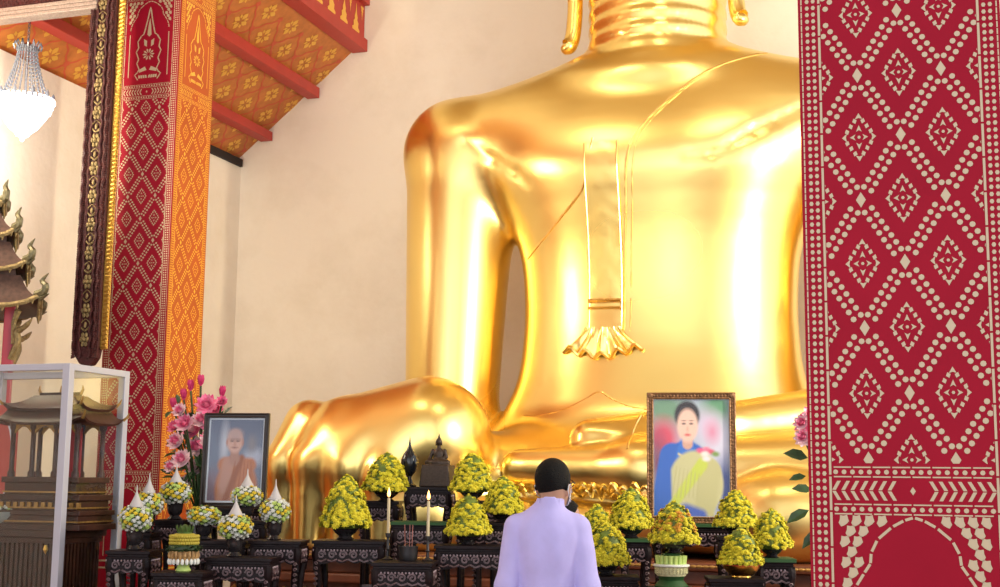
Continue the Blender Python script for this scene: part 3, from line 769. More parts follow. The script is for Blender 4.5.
# ------------------------------------------------------------------ flowers
def blossom_into(b, c, nrm, r, mi, petals=9, cup=.35):
    n = Vector(nrm).normalized(); a = n.cross(Vector((.3,.5,.8))).normalized(); e = n.cross(a); c = Vector(c)
    ph = random.random()*6
    for ring, (rr, hh, k) in enumerate(((r,0,petals),(r*.62,r*cup,petals-3))):
        for i in range(k):
            t = ph+ring*.4+2*pi*i/k; w_ = pi/k*.95
            p0 = c+n*(hh*.6); q = lambda tt, q_, h_: c+(a*cos(tt)+e*sin(tt))*q_+n*h_
            b.mi = mi; b.add([p0, q(t-w_,rr*.6,hh+r*.10), q(t,rr,hh+r*.05), q(t+w_,rr*.6,hh+r*.10)], [(0,1,2,3)])
    b.mi = mi; b.ball(c+n*r*.35, r*.32, 6, 4)
def leaf_into(b, c, d, n, L, w_):
    c, d, n = Vector(c), Vector(d).normalized(), Vector(n); s = d.cross(n).normalized(); n = s.cross(d).normalized()
    P = [c, c+d*L*.3+s*w_*.8+n*L*.06, c+d*L*.65+s*w_*.75+n*L*.05, c+d*L-n*L*.1, c+d*L*.65-s*w_*.75+n*L*.05, c+d*L*.3-s*w_*.8+n*L*.06, c+d*L*.5-n*L*.02]
    b.add(P, [(0,1,6),(1,2,6),(2,3,6),(3,4,6),(4,5,6),(5,0,6)])

def make_chry(label, seed, H=.34, R=.165, rust=0):
    """a potted chrysanthemum clipped to a dome"""
    random.seed(seed); t = thing('chrysanthemum_pot', label, 'potted flowers', (0,0,0), 0, 'yellow chrysanthemum pots on the altar')
    b = MB(); b.lathe([(.055,0),(.062,.006),(.05,.014),(.042,.026),(.07,.05),(.088,.075),(.092,.085),(.085,.088),(.07,.08)], n=20); b.build('pot', M['vase'], t)
    z0 = .10
    prof = lambda q: R*(1-q**1.9)**.75*(.93+.07*cos(q*9))
    b = MB(); b.lathe([(.03,.07),(R*.7,.085),(R*.93,z0+.02)]+[(prof(q)*.93,z0+.02+q*H) for q in (.1,.25,.4,.55,.7,.85,.97)], n=22)
    for k in range(110):
        q = random.random()**1.3; a = random.random()*2*pi; r = prof(q)*.94; p = (r*cos(a), r*sin(a), z0+q*H)
        leaf_into(b, p, (cos(a),sin(a),random.uniform(-.7,.5)), (0,0,1), random.uniform(.025,.045), .012)
    b.build('foliage', M['leafy'], t, fix=False)
    b = MB(); k = 0
    while k < 380:
        q = random.random()**1.15; a = random.random()*2*pi; r = prof(q)
        if random.random() > .25+.75*r/R: continue
        sl = .35+q*.9; ro = random.uniform(-.012,.010)
        blossom_into(b, ((r+ro)*cos(a),(r+ro)*sin(a),z0+.005+q*H+random.uniform(-.012,.012)), (cos(a)+random.uniform(-.4,.4),sin(a)+random.uniform(-.4,.4),sl+random.uniform(-.3,.3)), random.uniform(.020,.030), 1 if (rust and .25 < q < .8 and random.random() < .42) else 0)
        k += 1
    blossom_into(b, (0,0,z0+H+.01), (0,0,1), .024, 0)
    b.build('blossoms', [M['chry'],M['chryo']], t, fix=False, smooth=0)['kind'] = 'stuff'
    return t
protos = [make_chry('p', s) for s in (3, 11, 29)]; used = set()
def pot(label, key, px, top, bot, k, width, dy=.0, rz=0):
    """put a pot on table key so that it shows at column px, from row top to row bot"""
    cx, Y, zt, hw, dep = TABLES[key]; y = Y+dep/2+dy
    p = at(px, bot, y); h = at(px, top, y).z-zt; loc = (p.x, y, zt)
    src = protos[k]
    if k in used: o = copy_tree(src, loc, label, rz)
    else: o = src; used.add(k); o.location = loc; o['label'] = label; o.rotation_euler = (0,0,rz)
    wd = (at(px+width/2,bot,y)-at(px-width/2,bot,y)).length
    o.scale = (wd/.36, wd/.36, h/.47)
    return o
pot('tall yellow chrysanthemum pot on the table left of the candles','Ma',345,473,541,0,49)
pot('yellow chrysanthemum pot on the raised table left of the black finial','Mf',386,451,503,1,46,rz=1,dy=-.12)
pot('yellow chrysanthemum pot on the raised table right of the bronze figurine','Mg',472,452,503,2,45,rz=2,dy=-.12)
pot('yellow chrysanthemum pot nearest the collar of the man in lavender on his left','Mh',503,475,524,0,44,rz=2.4)
pot('yellow chrysanthemum pot on the carved table right of the candles','Mc',468,493,546,1,46,rz=4)
pot('yellow chrysanthemum pot peeking out behind the right shoulder of the man in lavender','Rh',597,503,547,2,36,rz=3)
pot('low yellow chrysanthemum pot at the right elbow of the man in lavender','Rf',606,520,579,0,50,rz=4.4)
pot('yellow chrysanthemum pot at the lower left corner of the portrait of the woman','Rb',631,486,541,1,48,rz=5)
pot('yellow chrysanthemum pot at the lower right corner of the portrait of the woman','Rg',736,489,538,2,47,rz=5.6)
pot('rightmost yellow chrysanthemum pot beside the red pillar','Re',772,507,561,0,44,rz=.7)
pot('yellow chrysanthemum pot standing in a brass bowl','Rd',741,528,574,1,48,rz=2.2).location.z += .016
# the brass bowl under the last one
cx, Y, zt, hw, dep = TABLES['Rd']; p = at(741, 570, Y+dep/2)
# rust-tinged pot on the pale green offering stand
rust = make_chry('yellow chrysanthemum pot tinged rust on the pale green offering stand', 41, rust=1)

def make_ball(label, seed):
    """ball of small yellow, white and green flowers in a dark vase"""
    random.seed(seed); t = thing('flower_ball_vase', label, 'flower vase', (0,0,0), 0, 'flower balls around the monk portrait')
    b = MB(); b.lathe([(.045,0),(.05,.008),(.038,.02),(.030,.035),(.045,.06),(.05,.10),(.053,.145),(.057,.15),(.05,.152)], n=18); b.build('vase', M['vase'], t)
    b = MB(); b.ball((0,0,.225), .088, 16, 10)
    for k in range(60):
        d = Vector((random.gauss(0,1),random.gauss(0,1),random.gauss(0,1))).normalized(); leaf_into(b, Vector((0,0,.225))+d*.085, d+Vector((random.uniform(-.6,.6),)*3), (0,0,1), .03, .012)
    b.build('foliage', M['leaf'], t, fix=False)
    b = MB()
    for k in range(120):        # evenly spread over the ball
        zc_ = 1-2*(k+.5)/120; a = k*2.39996; r = sqrt(1-zc_*zc_); d = Vector((r*cos(a),r*sin(a),zc_))
        if d.z > .9: continue
        mi = random.choice((0,0,1,1,2,2)) if d.z > -.35 else random.choice((1,1,1,2))
        blossom_into(b, Vector((0,0,.225))+d*random.uniform(.092,.102), d+Vector((random.uniform(-.3,.3),random.uniform(-.3,.3),0)), random.uniform(.017,.023), mi, 7)
    b.build('blossoms', [M['fyel'],M['fwhite'],M['fgreen']], t, fix=False, smooth=0)['kind'] = 'stuff'
    return t
ball0 = make_ball('b', 5); ball1 = make_ball('b', 8); busd = set()
def cone_part(t):
    b = MB(); b.lathe([(.042,.312),(.043,.322),(.033,.345),(.022,.372),(.012,.40),(.005,.425),(.003,.47),(.001,.475)], n=14); b.build('cone_tip', M['cone'], t)
cone_part(ball1)
def fball(label, key, px, cyp, bot, R, dy=0, cone_=True, rz=0):
    cx, Y, zt, hw, dep = TABLES[key]; y = Y+dep*.45+dy; p = at(px, bot, y); c = at(px, cyp, y)
    src = ball1 if cone_ else ball0
    if src.name in busd: o = copy_tree(src, (p.x,y,zt), label, rz)
    else: o = src; busd.add(src.name); o.location = (p.x,y,zt); o['label'] = label; o.rotation_euler = (0,0,rz)
    s = (at(px+R,cyp,y)-at(px-R,cyp,y)).length/2/.119
    o.scale = (s, s, (c.z-zt)/.225)
fball('leftmost flower ball with white cone, on the small end table','La',134,519,551,16.5)
fball('flower ball with white cone just behind the leftmost one','Li',147,504,533,15,rz=1)
fball('flower ball with white cone on the tall table by the red pillar','Ld',174.5,493,520,16,rz=2)
fball('flower ball without a cone behind the offering tray','Le',203,516,541,17,0,False)
fball('flower ball with white cone in front of the monk portrait base','Lc',234,527,558,17.5,rz=3)
fball('flower ball with white cone covering the lower right of the monk portrait','Lh',246,496,521,16,rz=4)
fball('rightmost flower ball with white cone beside the giant golden hand','Lf',274,511,541,16,rz=5)

# ------------------------------------------------------------------ offerings
def on(key, px, dy=0.0):
    cx, Y, zt, hw, dep = TABLES[key]; y = Y+dep/2+dy; p = at(px, 540, y); return Vector((p.x, y, zt))
p = on('Rd', 741)
t = thing('brass_bowl', 'brass footed bowl under the lower right yellow pot', 'bowl', p)
b = MB(); b.lathe([(.055,0),(.058,.004),(.056,.010),(.075,.020),(.102,.048),(.112,.072),(.108,.074),(.098,.050),(.070,.020),(.001,.014)], n=28); b.build('bowl', M['brass'], t)
b = MB(); b.tube([(.111*cos(k*pi/16),.111*sin(k*pi/16),.074) for k in range(32)], .004, 6, closed=True); b.build('rim', M['beam'], t)

# pale green offering stand, tiered and beaded
p = on('Rc', 671); top = at(671, 553, p.y).z-p.z
t = thing('offering_stand', 'pale green and white tiered offering stand below the portrait of the woman', 'offering stand', p)
b = MB(); b.lathe([(.095,0),(.10,.012),(.085,.03),(.07,.045),(.075,.06),(.085,.075)], n=24); b.build('foot', M['potgreen'], t)
b = MB(); b.lathe([(.085,.07),(.089,top*.40),(.094,top*.62)], n=24)
for j in range(4):
    for k in range(26): a = k*2*pi/26; z = .085+j*(top*.62-.085)/4; b.tube([(.088*cos(a),.088*sin(a),z),(.092*cos(a),.092*sin(a),z+(top*.62-.085)/4*.8)], .0085, 5)
b.build('beaded_tier', mat('woven_pale_yellow', (.62,.60,.34), .6, var=.3, vscale=60), t)
b = MB(); b.lathe([(.09,top*.60),(.108,top*.63),(.108,top*.67),(.092,top*.69)], n=28); b.build('white_rim', M['fwhite'], t)
b = MB(); b.lathe([(.074,top*.68),(.08,top*.86),(.084,top*.93)], n=24)
for k in range(18): a = k*2*pi/18; b.tube([(.078*cos(a),.078*sin(a),top*.69),(.084*cos(a),.084*sin(a),top*.93)], .012, 6)
b.build('upper_tier', M['fgreen'], t)
b = MB(); b.lathe([(.05,top*.92),(.056,top*.95),(.05,top*.99),(.03,top)], n=20); b.build('green_cup', M['potgreen'], t)
rust.location = (p.x+.02, p.y, p.z+top); h = at(676, 500, p.y).z-rust.location.z; rust.scale = (.88,.88,h/.47)

# banana-leaf offering tray before the monk
p = on('Lb', 184.5); H = at(184, 524, p.y).z-p.z; R = (at(198,550,p.y)-at(171,550,p.y)).length/2
t = thing('offering_tray', 'yellow and dark green garlanded offering tray among the flower balls', 'offering tray', p)
b = MB(); b.lathe([(R*.45,0),(R*.5,.006),(R*.38,H*.10),(R*.42,H*.18),(R*.6,H*.2)], n=20); b.build('foot', M['fgreen'], t)
b = MB(); b.lathe([(R*.62,H*.18),(R*.8,H*.24),(R*.86,H*.42)], n=24)
for k in range(20): a = k*2*pi/20; b.tube([(R*.74*cos(a),R*.74*sin(a),H*.20),(R*.93*cos(a),R*.93*sin(a),H*.33),(R*.86*cos(a),R*.86*sin(a),H*.43)], R*.10, 5)
b.build('bowl', mat('woven_tan', (.48,.28,.10), .6, var=.4, vscale=60), t)
b = MB()
for k in range(20): a = (k+.5)*2*pi/20; b.ball((R*.92*cos(a),R*.92*sin(a),H*.21), (.012,.012,.02), 6, 5)
b.build('white_tassel', M['fwhite'], t)
b = MB(); b.lathe([(R*.84,H*.42),(R*1.02,H*.47),(R*1.02,H*.52),(R*.9,H*.57)], n=24)
random.seed(4)
for k in range(70): a = random.random()*6.28; leaf_into(b, (R*.95*cos(a),R*.95*sin(a),H*random.uniform(.43,.55)), (cos(a),sin(a),random.uniform(-.5,.5)), (0,0,1), .03, .012)
b.build('leaf_garland', M['leafd'], t, fix=False)
M['dull'] = mat('marigold_garland', (.42,.34,.035), .7)
b = MB(); b.lathe([(R*.8,H*.56),(R*.88,H*.62),(R*.84,H*.76),(R*.6,H*.8)], n=24)
for k in range(36):
    for j in range(3): a = k*2*pi/36+j*.09; b.ball((R*.88*cos(a),R*.88*sin(a),H*(.60+j*.07)), .011, 5, 4)
b.build('flower_garland', M['dull'], t)
b = MB(); b.lathe([(R*.55,H*.78),(R*.42,H*.84),(R*.3,H*.92),(R*.1,H*.99),(.001,H)], n=14)
for k in range(12): a = k*pi/6; leaf_into(b, (R*.4*cos(a),R*.4*sin(a),H*.80), (cos(a)*.4,sin(a)*.4,1), (cos(a),sin(a),0), H*.2, .014)
b.build('leaf_top', M['leaf'], t, fix=False)

# ------------------------------------------------------------------ candles, incense
first = None
def candle(label, px, yh, yc, yw, yf, dy):
    cx, Y, zt, hw, dep = TABLES['Mb']; y = Y+dep/2+dy; p = at(px, yc, y); Z = lambda q: at(px, q, y).z-zt
    t = thing('candlestick', label, 'candle', (p.x, y, zt), 0, 'burning candles before the bronze figurine')
    zh = Z(yh); b = MB()
    b.lathe([(.034,0),(.036,.006),(.022,.014),(.010,.024),(.009,zh*.35),(.015,zh*.4),(.009,zh*.46),(.009,zh*.82),(.016,zh*.86),(.018,zh),(.011,zh)], n=16); b.build('holder', M['iron'], t)
    b = MB(); b.lathe([(.0098,zh-.002),(.0095,Z(yw)-.004),(.0078,Z(yw)),(.003,Z(yw)-.002)], n=14); b.build('candle', M['wax'], t)
    z0, z1 = Z(yw), Z(yf); b = MB(); b.tube([(0,0,z0-.003),(.001,0,z0+.012)], .0015, 5); wk = b.build('wick', M['iron'], t)
    b = MB(); L = z1-z0; b.lathe([(.001,z0+.006),(.008,z0+L*.18),(.0115,z0+L*.36),(.009,z0+L*.58),(.004,z0+L*.82),(.0005,z1)], n=12); b.build('flame', M['flame'], t)
candle('left burning candle in a dark holder, beside the incense bowl', 387.5, 533, 561, 498, 487, .08)
candle('right burning candle in a dark holder, before the carved table', 427.5, 536, 561, 501, 490, .08)
p = on('Mb', 408.5, .06); ih = at(408, 546, p.y).z-p.z
t = thing('incense_bowl', 'round dark incense bowl between the two candles', 'incense burner', p)
b = MB(); b.lathe([(.052,0),(.056,.006),(.058,ih*.25),(.062,ih*.5),(.060,ih*.75),(.064,ih*.92),(.064,ih),(.057,ih),(.056,ih*.8)], n=24); b.build('bowl', M['iron'], t)
b = MB(); b.lathe([(.001,ih*.84),(.057,ih*.82)], n=20); b.build('ash', M['ash'], t)
for k, (dx, dyy, tx, lab) in enumerate(((-.022,0,-.006,'leftmost'),(.002,.015,.0,'middle'),(.024,.0,.004,'rightmost'))):
    b = MB(); b.tube([(0,0,0),(tx,0,.15)], .0022, 5); o = b.build('incense_stick', M['stick']); o.location = (p.x+dx, p.y+dyy, p.z+ih*.83)
    tag(o, lab+' of the three thin incense sticks standing in the dark bowl', 'incense stick', 'incense sticks in the bowl')

# ------------------------------------------------------------------ bronze figurine and black finial
p = on('Me', 437); base = at(437, 487, p.y); hh = at(437, 432, p.y).z-p.z; k_ = hh/1.0
def figurine(X, Y, Z):
    d = np.maximum(np.abs(X)-(.30-.10*Z), np.maximum(np.abs(Y)-(.20-.06*Z), Z-.40)); d = smax(d, -Z, .01)*.8
    d = smin(d, ell(X,Y,Z,(0,-.02,.44),(.235,.15,.075)), .03)
    for s in (-1,1): d = smin(d, cone(X,Y,Z,(s*.19,-.05,.44),(-s*.05,-.13,.45),.055,.04), .02)
    d = smin(d, ell(X,Y,Z,(0,.02,.58),(.10,.07,.14)), .04)
    for s in (-1,1): d = smin(d, cone(X,Y,Z,(s*.115,.02,.66),(s*.155,.0,.54),.036,.03), .02)
    d = smin(d, cone(X,Y,Z,(-.155,0,.54),(-.16,-.12,.46),.03,.024), .015)
    d = smin(d, cone(X,Y,Z,(.155,0,.54),(.0,-.11,.49),.03,.024), .015)
    d = smin(d, cone(X,Y,Z,(0,.02,.70),(0,.02,.78),.035,.034), .02)
    d = smin(d, ell(X,Y,Z,(0,.015,.82),(.056,.06,.072)), .015)
    d = smin(d, cone(X,Y,Z,(0,.02,.88),(0,.02,.985),.026,.005), .015)
    for s in (-1,1): d = smin(d, cone(X,Y,Z,(s*.058,.02,.82),(s*.058,.02,.75),.012,.010), .01)
    return d
fo = sdf_object('bronze_figurine', figurine, (-.34,-.28,-.02), (.34,.28,1.02), .0125, M['bronze'])
fo.location = p; fo.scale = (k_,)*3; tag(fo, 'small dark bronze seated figurine on the highest middle table', 'figurine')
b = MB()
for k in range(22): b.ball((-.25+k*.024,-.185,.10), (.014,.012,.03), 6, 4)
b.build('lotus_petals', M['bronze'], fo)
p = on('Me', 408, .06); hh = at(408, 436, p.y).z-p.z; sc = (at(414.5,455,p.y)-at(398,455,p.y)).length/2
t = thing('lotus_bud_finial', 'shiny black pointed bud on a foot, left of the bronze figurine', 'ornament', p)
b = MB(); b.lathe([(sc*.8,0),(sc*.85,.01),(sc*.5,hh*.06),(sc*.3,hh*.16),(sc*.34,hh*.22)], n=20); b.build('foot', M['blackglaze'], t)
b = MB(); b.lathe([(sc*.3,hh*.20),(sc*.75,hh*.30),(sc,hh*.44),(sc*.95,hh*.54),(sc*.7,hh*.64),(sc*.36,hh*.72),(sc*.17,hh*.80),(sc*.07,hh*.92),(.001,hh)], n=24); b.build('bud', M['blackglaze'], t)

# ------------------------------------------------------------------ portraits
def picture(name, img, w_, h_, fn, m, parent):
    ny, nx, _ = img.shape; V = []; Fc = []
    for j in range(ny+1):
        for i in range(nx+1): V.append(fn(-w_/2+w_*i/nx, h_*(1-j/ny)))
    for j in range(ny):
        for i in range(nx): a = j*(nx+1)+i; Fc.append((a+nx+1,a+nx+2,a+1,a))
    me = bpy.data.meshes.new(name); me.from_pydata(V, [], Fc); me.materials.append(m)
    at_ = me.color_attributes.new('print', 'FLOAT_COLOR', 'CORNER')
    cols = np.ones((nx*ny,4,4), np.float32); cols[:,:,:3] = img.reshape(-1,1,3); at_.data.foreach_set('color', cols.ravel()); me.update()
    o = bpy.data.objects.new(name, me); COL.objects.link(o); o.parent = parent; return o
def lin(*c): return np.array([((x/255+.055)/1.055)**2.4 if x > 10 else x/3294.6 for x in c])
NXp, NYp = 100, 140
U, Vv = np.meshgrid((np.arange(NXp)+.5)/NXp, (np.arange(NYp)+.5)/NYp)      # u right, v down, both 0..1
def sst(d, s=.01): return np.clip(.5-d/(2*s), 0, 1)[..., None]
def pell(cx, cy, rx, ry, rot=0):
    x, y = U-cx, (Vv-cy)*1.35; c, s = cos(rot), sin(rot); x, y = x*c+y*s, -x*s+y*c
    return (np.sqrt((x/rx)**2+(y/(ry*1.35))**2)-1)*min(rx, ry*1.35)
def pcap(a, c, ra, rb):
    ax, ay = a[0], a[1]*1.35; dx, dy = c[0]-ax, c[1]*1.35-ay; t = np.clip(((U-ax)*dx+(Vv*1.35-ay)*dy)/(dx*dx+dy*dy), 0, 1)
    return np.sqrt((U-ax-t*dx)**2+(Vv*1.35-ay-t*dy)**2)-(ra+(rb-ra)*t)
def lay(img, d, col, s=.01): m = sst(d, s); return img*(1-m)+col*m

# portrait of a woman in blue with a pale yellow sash
img = np.ones((NYp,NXp,3))*lin(178,188,206)
for cx_, cy_, rx, ry, c, s in ((.15,.08,.3,.16,(110,150,120),.12),(.12,.34,.2,.16,(205,70,95),.10),(.85,.08,.2,.16,(95,150,110),.10),(.72,.22,.16,.12,(205,190,215),.1),(.9,.4,.2,.2,(205,205,225),.12),(.05,.55,.1,.2,(120,60,90),.08),(.95,.75,.14,.22,(60,80,150),.08),(.05,.95,.2,.12,(50,40,80),.08),(.78,.28,.08,.08,(210,140,170),.07)):
    img = lay(img, pell(cx_,cy_,rx,ry), lin(*c), s)
img = lay(img, np.minimum(pcap((.24,.50),(.10,.95),.17,.15), pell(.42,.62,.36,.26)), lin(28,92,190), .015)
img = lay(img, pcap((.44,.38),(.42,.48),.095,.13), lin(40,110,205), .015)
img = lay(img, pell(.445,.135,.17,.125), lin(34,22,24), .02)
img = lay(img, pcap((.46,.30),(.45,.38),.065,.07), lin(205,160,140), .012)
img = lay(img, pell(.45,.225,.138,.145), lin(232,192,174), .02)
for q in (.40,.50): img = lay(img, pell(q,.208,.024,.008), lin(60,40,42), .008); img = lay(img, pell(q,.182,.026,.004), lin(110,78,70), .006)
img = lay(img, pell(.45,.255,.014,.02), lin(210,165,145), .012); img = lay(img, pell(.45,.305,.038,.011), lin(205,85,85), .01)
img = lay(img, pcap((.33,.47),(.44,.52),.012,.012), lin(210,200,140), .01)
img = lay(img, np.maximum(pell(.56,.72,.36,.28,-.3), -(pcap((.10,.45),(.12,.95),.12,.12))), lin(196,192,140), .02)
img = lay(img, pcap((.74,.62),(.66,1.0),.15,.13), lin(188,184,128), .02)
img = lay(img, pcap((.64,.56),(.18,.97),.075,.05), lin(192,205,70), .015)
img = lay(img, pcap((.42,.97),(.62,1.0),.10,.08), lin(60,90,185), .03)
for q in range(7): img = lay(img, pcap((.30+q*.05,.58+q*.01),(.24+q*.055,.84),.004,.004), lin(176,170,112), .008)
for cx_, cy_, c in ((.62,.44,(225,90,130)),(.70,.43,(235,120,150)),(.76,.45,(210,80,110)),(.68,.47,(235,225,220)),(.70,.51,(230,225,230)),(.82,.47,(120,150,70))): img = lay(img, pell(cx_,cy_,.05,.022), lin(*c), .015)
woman_img = np.clip(img, 0, 1)
# portrait of an old monk in ochre robes
img = np.ones((NYp,NXp,3))*lin(104,116,140)
img = lay(img, pell(.5,.0,.6,.28), lin(88,98,124), .12); img = lay(img, pell(.28,.32,.07,.22), lin(176,182,198), .06); img = lay(img, pell(.86,.46,.18,.10), lin(166,172,192), .07); img = lay(img, pell(.8,.3,.08,.1), lin(120,118,128), .05)
img = lay(img, pell(.10,.86,.2,.24), lin(120,104,120), .08)
img = lay(img, np.minimum(pell(.54,.86,.40,.40), pcap((.30,.56),(.78,.56),.13,.12)), lin(172,108,70), .03)
img = lay(img, pcap((.36,.54),(.30,.98),.10,.13), lin(172,128,112), .03)
img = lay(img, pcap((.62,.47),(.34,1.0),.05,.06), lin(140,78,44), .03)
img = lay(img, pcap((.48,.40),(.48,.50),.075,.10), lin(160,118,104), .02)
img = lay(img, pell(.475,.27,.150,.145), lin(190,152,140), .025)
img = lay(img, pell(.475,.185,.13,.07), lin(168,142,140), .05)
for q in (.42,.53): img = lay(img, pell(q,.265,.032,.009), lin(80,56,56), .012); img = lay(img, pell(q,.24,.04,.006), lin(120,92,90), .012)
img = lay(img, pell(.475,.30,.018,.03), lin(172,128,114), .02); img = lay(img, pell(.475,.345,.045,.008), lin(120,70,68), .012)
for q in (.325,.625): img = lay(img, pell(q,.28,.02,.04), lin(165,120,108), .012)
for q in range(6): img = lay(img, pcap((.50+q*.06,.52),(.40+q*.085,.98),.006,.006), lin(136,74,40), .012)
monk_img = np.clip(img, 0, 1)

def portrait(label, key, x0, x1, ytop, ybot, lean, fm, fw, rz, img, mount, dy):
    cx, Y, zt, hw, dep = TABLES[key]; y = Y+dep/2+dy
    A, B = at(x0, ybot, y), at(x1, ybot, y); W = (B-A).length; Ht = at((x0+x1)/2, ytop, y).z-zt
    t = thing('framed_portrait', label, 'portrait', ((A.x+B.x)/2, y, zt), rz)
    sl = sin(lean); cl = cos(lean)
    P = lambda a, z, d: (a, -d*cl+z*sl, z*cl+d*sl)
    b = MB(); w2 = W/2
    for a0, a1, z0, z1 in ((-w2,w2,0,fw),(-w2,w2,Ht-fw,Ht),(-w2,-w2+fw,fw,Ht-fw),(w2-fw,w2,fw,Ht-fw)):
        for (i0, i1, d0, d1) in ((0,1,-.012,.010),):
            b.hexa([P(a0,z0,-.012),P(a1,z0,-.012),P(a1,z0,.012),P(a0,z0,.012),P(a0,z1,-.012),P(a1,z1,-.012),P(a1,z1,.012),P(a0,z1,.012)])
    for e, r in ((.006,.008),(fw-.006,.007)):
        L = [P(-w2+e,e,.012),P(w2-e,e,.012),P(w2-e,Ht-e,.012),P(-w2+e,Ht-e,.012)]
        for p0, p1 in zip(L, L[1:]+L[:1]): b.tube([p0,p1], r, 6)
    if fm == 'framegold':
        for k in range(34):
            z = fw*.5+(Ht-fw)*k/33
            for s in (-1,1): b.ball(P(s*(w2-fw/2),z,.013), (.010,.007,.010), 6, 4)
        for k in range(25):
            a = -w2+fw*.5+(W-fw)*k/24
            for z in (fw/2,Ht-fw/2): b.ball(P(a,z,.013), (.010,.007,.010), 6, 4)
        for sx in (-1,1):
            for z in (fw/2,Ht-fw/2): b.ball(P(sx*(w2-fw/2),z,.014), (.022,.010,.022), 8, 5)
    b.build('frame', M[fm], t)
    b = MB(); b.hexa([P(-w2+fw*.5,fw*.5,-.011),P(w2-fw*.5,fw*.5,-.011),P(w2-fw*.5,fw*.5,-.004),P(-w2+fw*.5,fw*.5,-.004),P(-w2+fw*.5,Ht-fw*.5,-.011),P(w2-fw*.5,Ht-fw*.5,-.011),P(w2-fw*.5,Ht-fw*.5,-.004),P(-w2+fw*.5,Ht-fw*.5,-.004)])
    b.build('mount', M['mount'], t, smooth=0)
    g = fw+mount
    picture('photograph', img, W-2*g, Ht-2*g, lambda a, z: P(a, z+g, -.003), M['print'], t)
    b = MB(); b.poly([P(-w2+fw,fw,.004),P(w2-fw,fw,.004),P(w2-fw,Ht-fw,.004),P(-w2+fw,Ht-fw,.004)]); b.build('glass', M['pglass'], t, smooth=0)
    b = MB(); b.hexa([P(-.03,.02,-.013),P(.03,.02,-.013),(.03,.14,.0),(-.03,.14,.0),P(-.02,Ht*.6,-.013),P(.02,Ht*.6,-.013),P(.02,Ht*.6,-.02),P(-.02,Ht*.6,-.02)]); b.build('easel_back', M['frameblack'], t, smooth=0)
portrait('gold-framed portrait photograph of a woman in blue with a yellow sash', 'Rp', 648, 737, 392, 525, .06, 'framegold', .046, radians(8), woman_img, .004, -.02)
portrait('dark-framed portrait photograph of an old monk in ochre robes', 'Lg', 202.5, 263, 413, 508, .05, 'frameblack', .034, radians(10), monk_img, .014, -.02)

# ------------------------------------------------------------------ glass case with a model shrine
CX0, CX1, CY0, CY1, CZ0, CZ1 = -6.62, -5.497, 7.40, 8.10, .62, 2.355
cc = ((CX0+CX1)/2, (CY0+CY1)/2, 0); a, c = (CX1-CX0)/2, (CY1-CY0)/2
t = thing('display_case', 'white-framed glass display case in the lower left corner', 'display case', cc)
b = MB(); e = .028
for sx in (-1,1):
    for sy in (-1,1): b.box(*sorted((sx*a, sx*(a-2*e))), *sorted((sy*c, sy*(c-2*e))), CZ0, CZ1)
for z0, z1 in ((CZ0,CZ0+.05),(CZ1-.045,CZ1)):
    for s in (-1,1):
        b.box(-a+2*e, a-2*e, *sorted((s*c, s*(c-1.6*e))), z0, z1); b.box(*sorted((s*a, s*(a-1.6*e))), -c+2*e, c-2*e, z0, z1)
b.build('frame', M['white'], t, smooth=0, bevel=.003)
for x0,x1,y0,y1 in ((-a+2*e,a-2*e,-c+.008,-c+.012),(-a+2*e,a-2*e,c-.012,c-.008),(a-.012,a-.008,-c+2*e,c-2*e),(-a+.008,-a+.012,-c+2*e,c-2*e)):
    b = MB(); b.box(x0,x1,y0,y1,CZ0+.05,CZ1-.045); b.build('glass_pane', M['glass'], t, smooth=0)
b = MB(); b.box(-a+1.6*e,a-1.6*e,-c+1.6*e,c-1.6*e,CZ1-.02,CZ1-.015); b.build('glass_pane', M['glass'], t, smooth=0)
b = MB(); b.box(-a,a,-c,c,0,CZ0); b.box(-a-.02,a+.02,-c-.02,c+.02,0,.1); b.build('cabinet_base', M['teak'], t, smooth=0, bevel=.006)
# slatted wooden stand standing in the case
zs1 = at(40, 530, 7.55).z
t = thing('shrine_stand', 'dark slatted wooden stand inside the glass case', 'stand', (cc[0]+.04, cc[1]+.02, CZ0)); sh = zs1-CZ0; sa, sc_ = .46, .24
b = MB(); b.box(-sa,sa,-sc_,sc_,sh-.05,sh); b.box(-sa+.02,sa-.02,-sc_+.02,sc_-.02,sh-.09,sh-.05); b.build('tabletop', M['teak'], t, smooth=0, bevel=.006)
b = MB(); b.box(-sa+.05,sa-.05,-sc_+.05,sc_-.05,0,sh-.09)
for k in range(22):
    x = -sa+.05+k*(2*sa-.1)/21; b.box(x-.011,x+.011,-sc_+.03,-sc_+.05,.03,sh-.09)
for k in range(11):
    y = -sc_+.05+k*(2*sc_-.1)/10; b.box(sa-.05,sa-.03,y-.011,y+.011,.03,sh-.09)
b.build('slatted_body', M['teak'], t, smooth=0)
b = MB(); b.lathe([(.001,sh-.16),(.018,sh-.13),(.010,sh-.10)], (0.30,-sc_+.02,0), 10); b.build('gilt_pendant', M['goldtrim'], t)

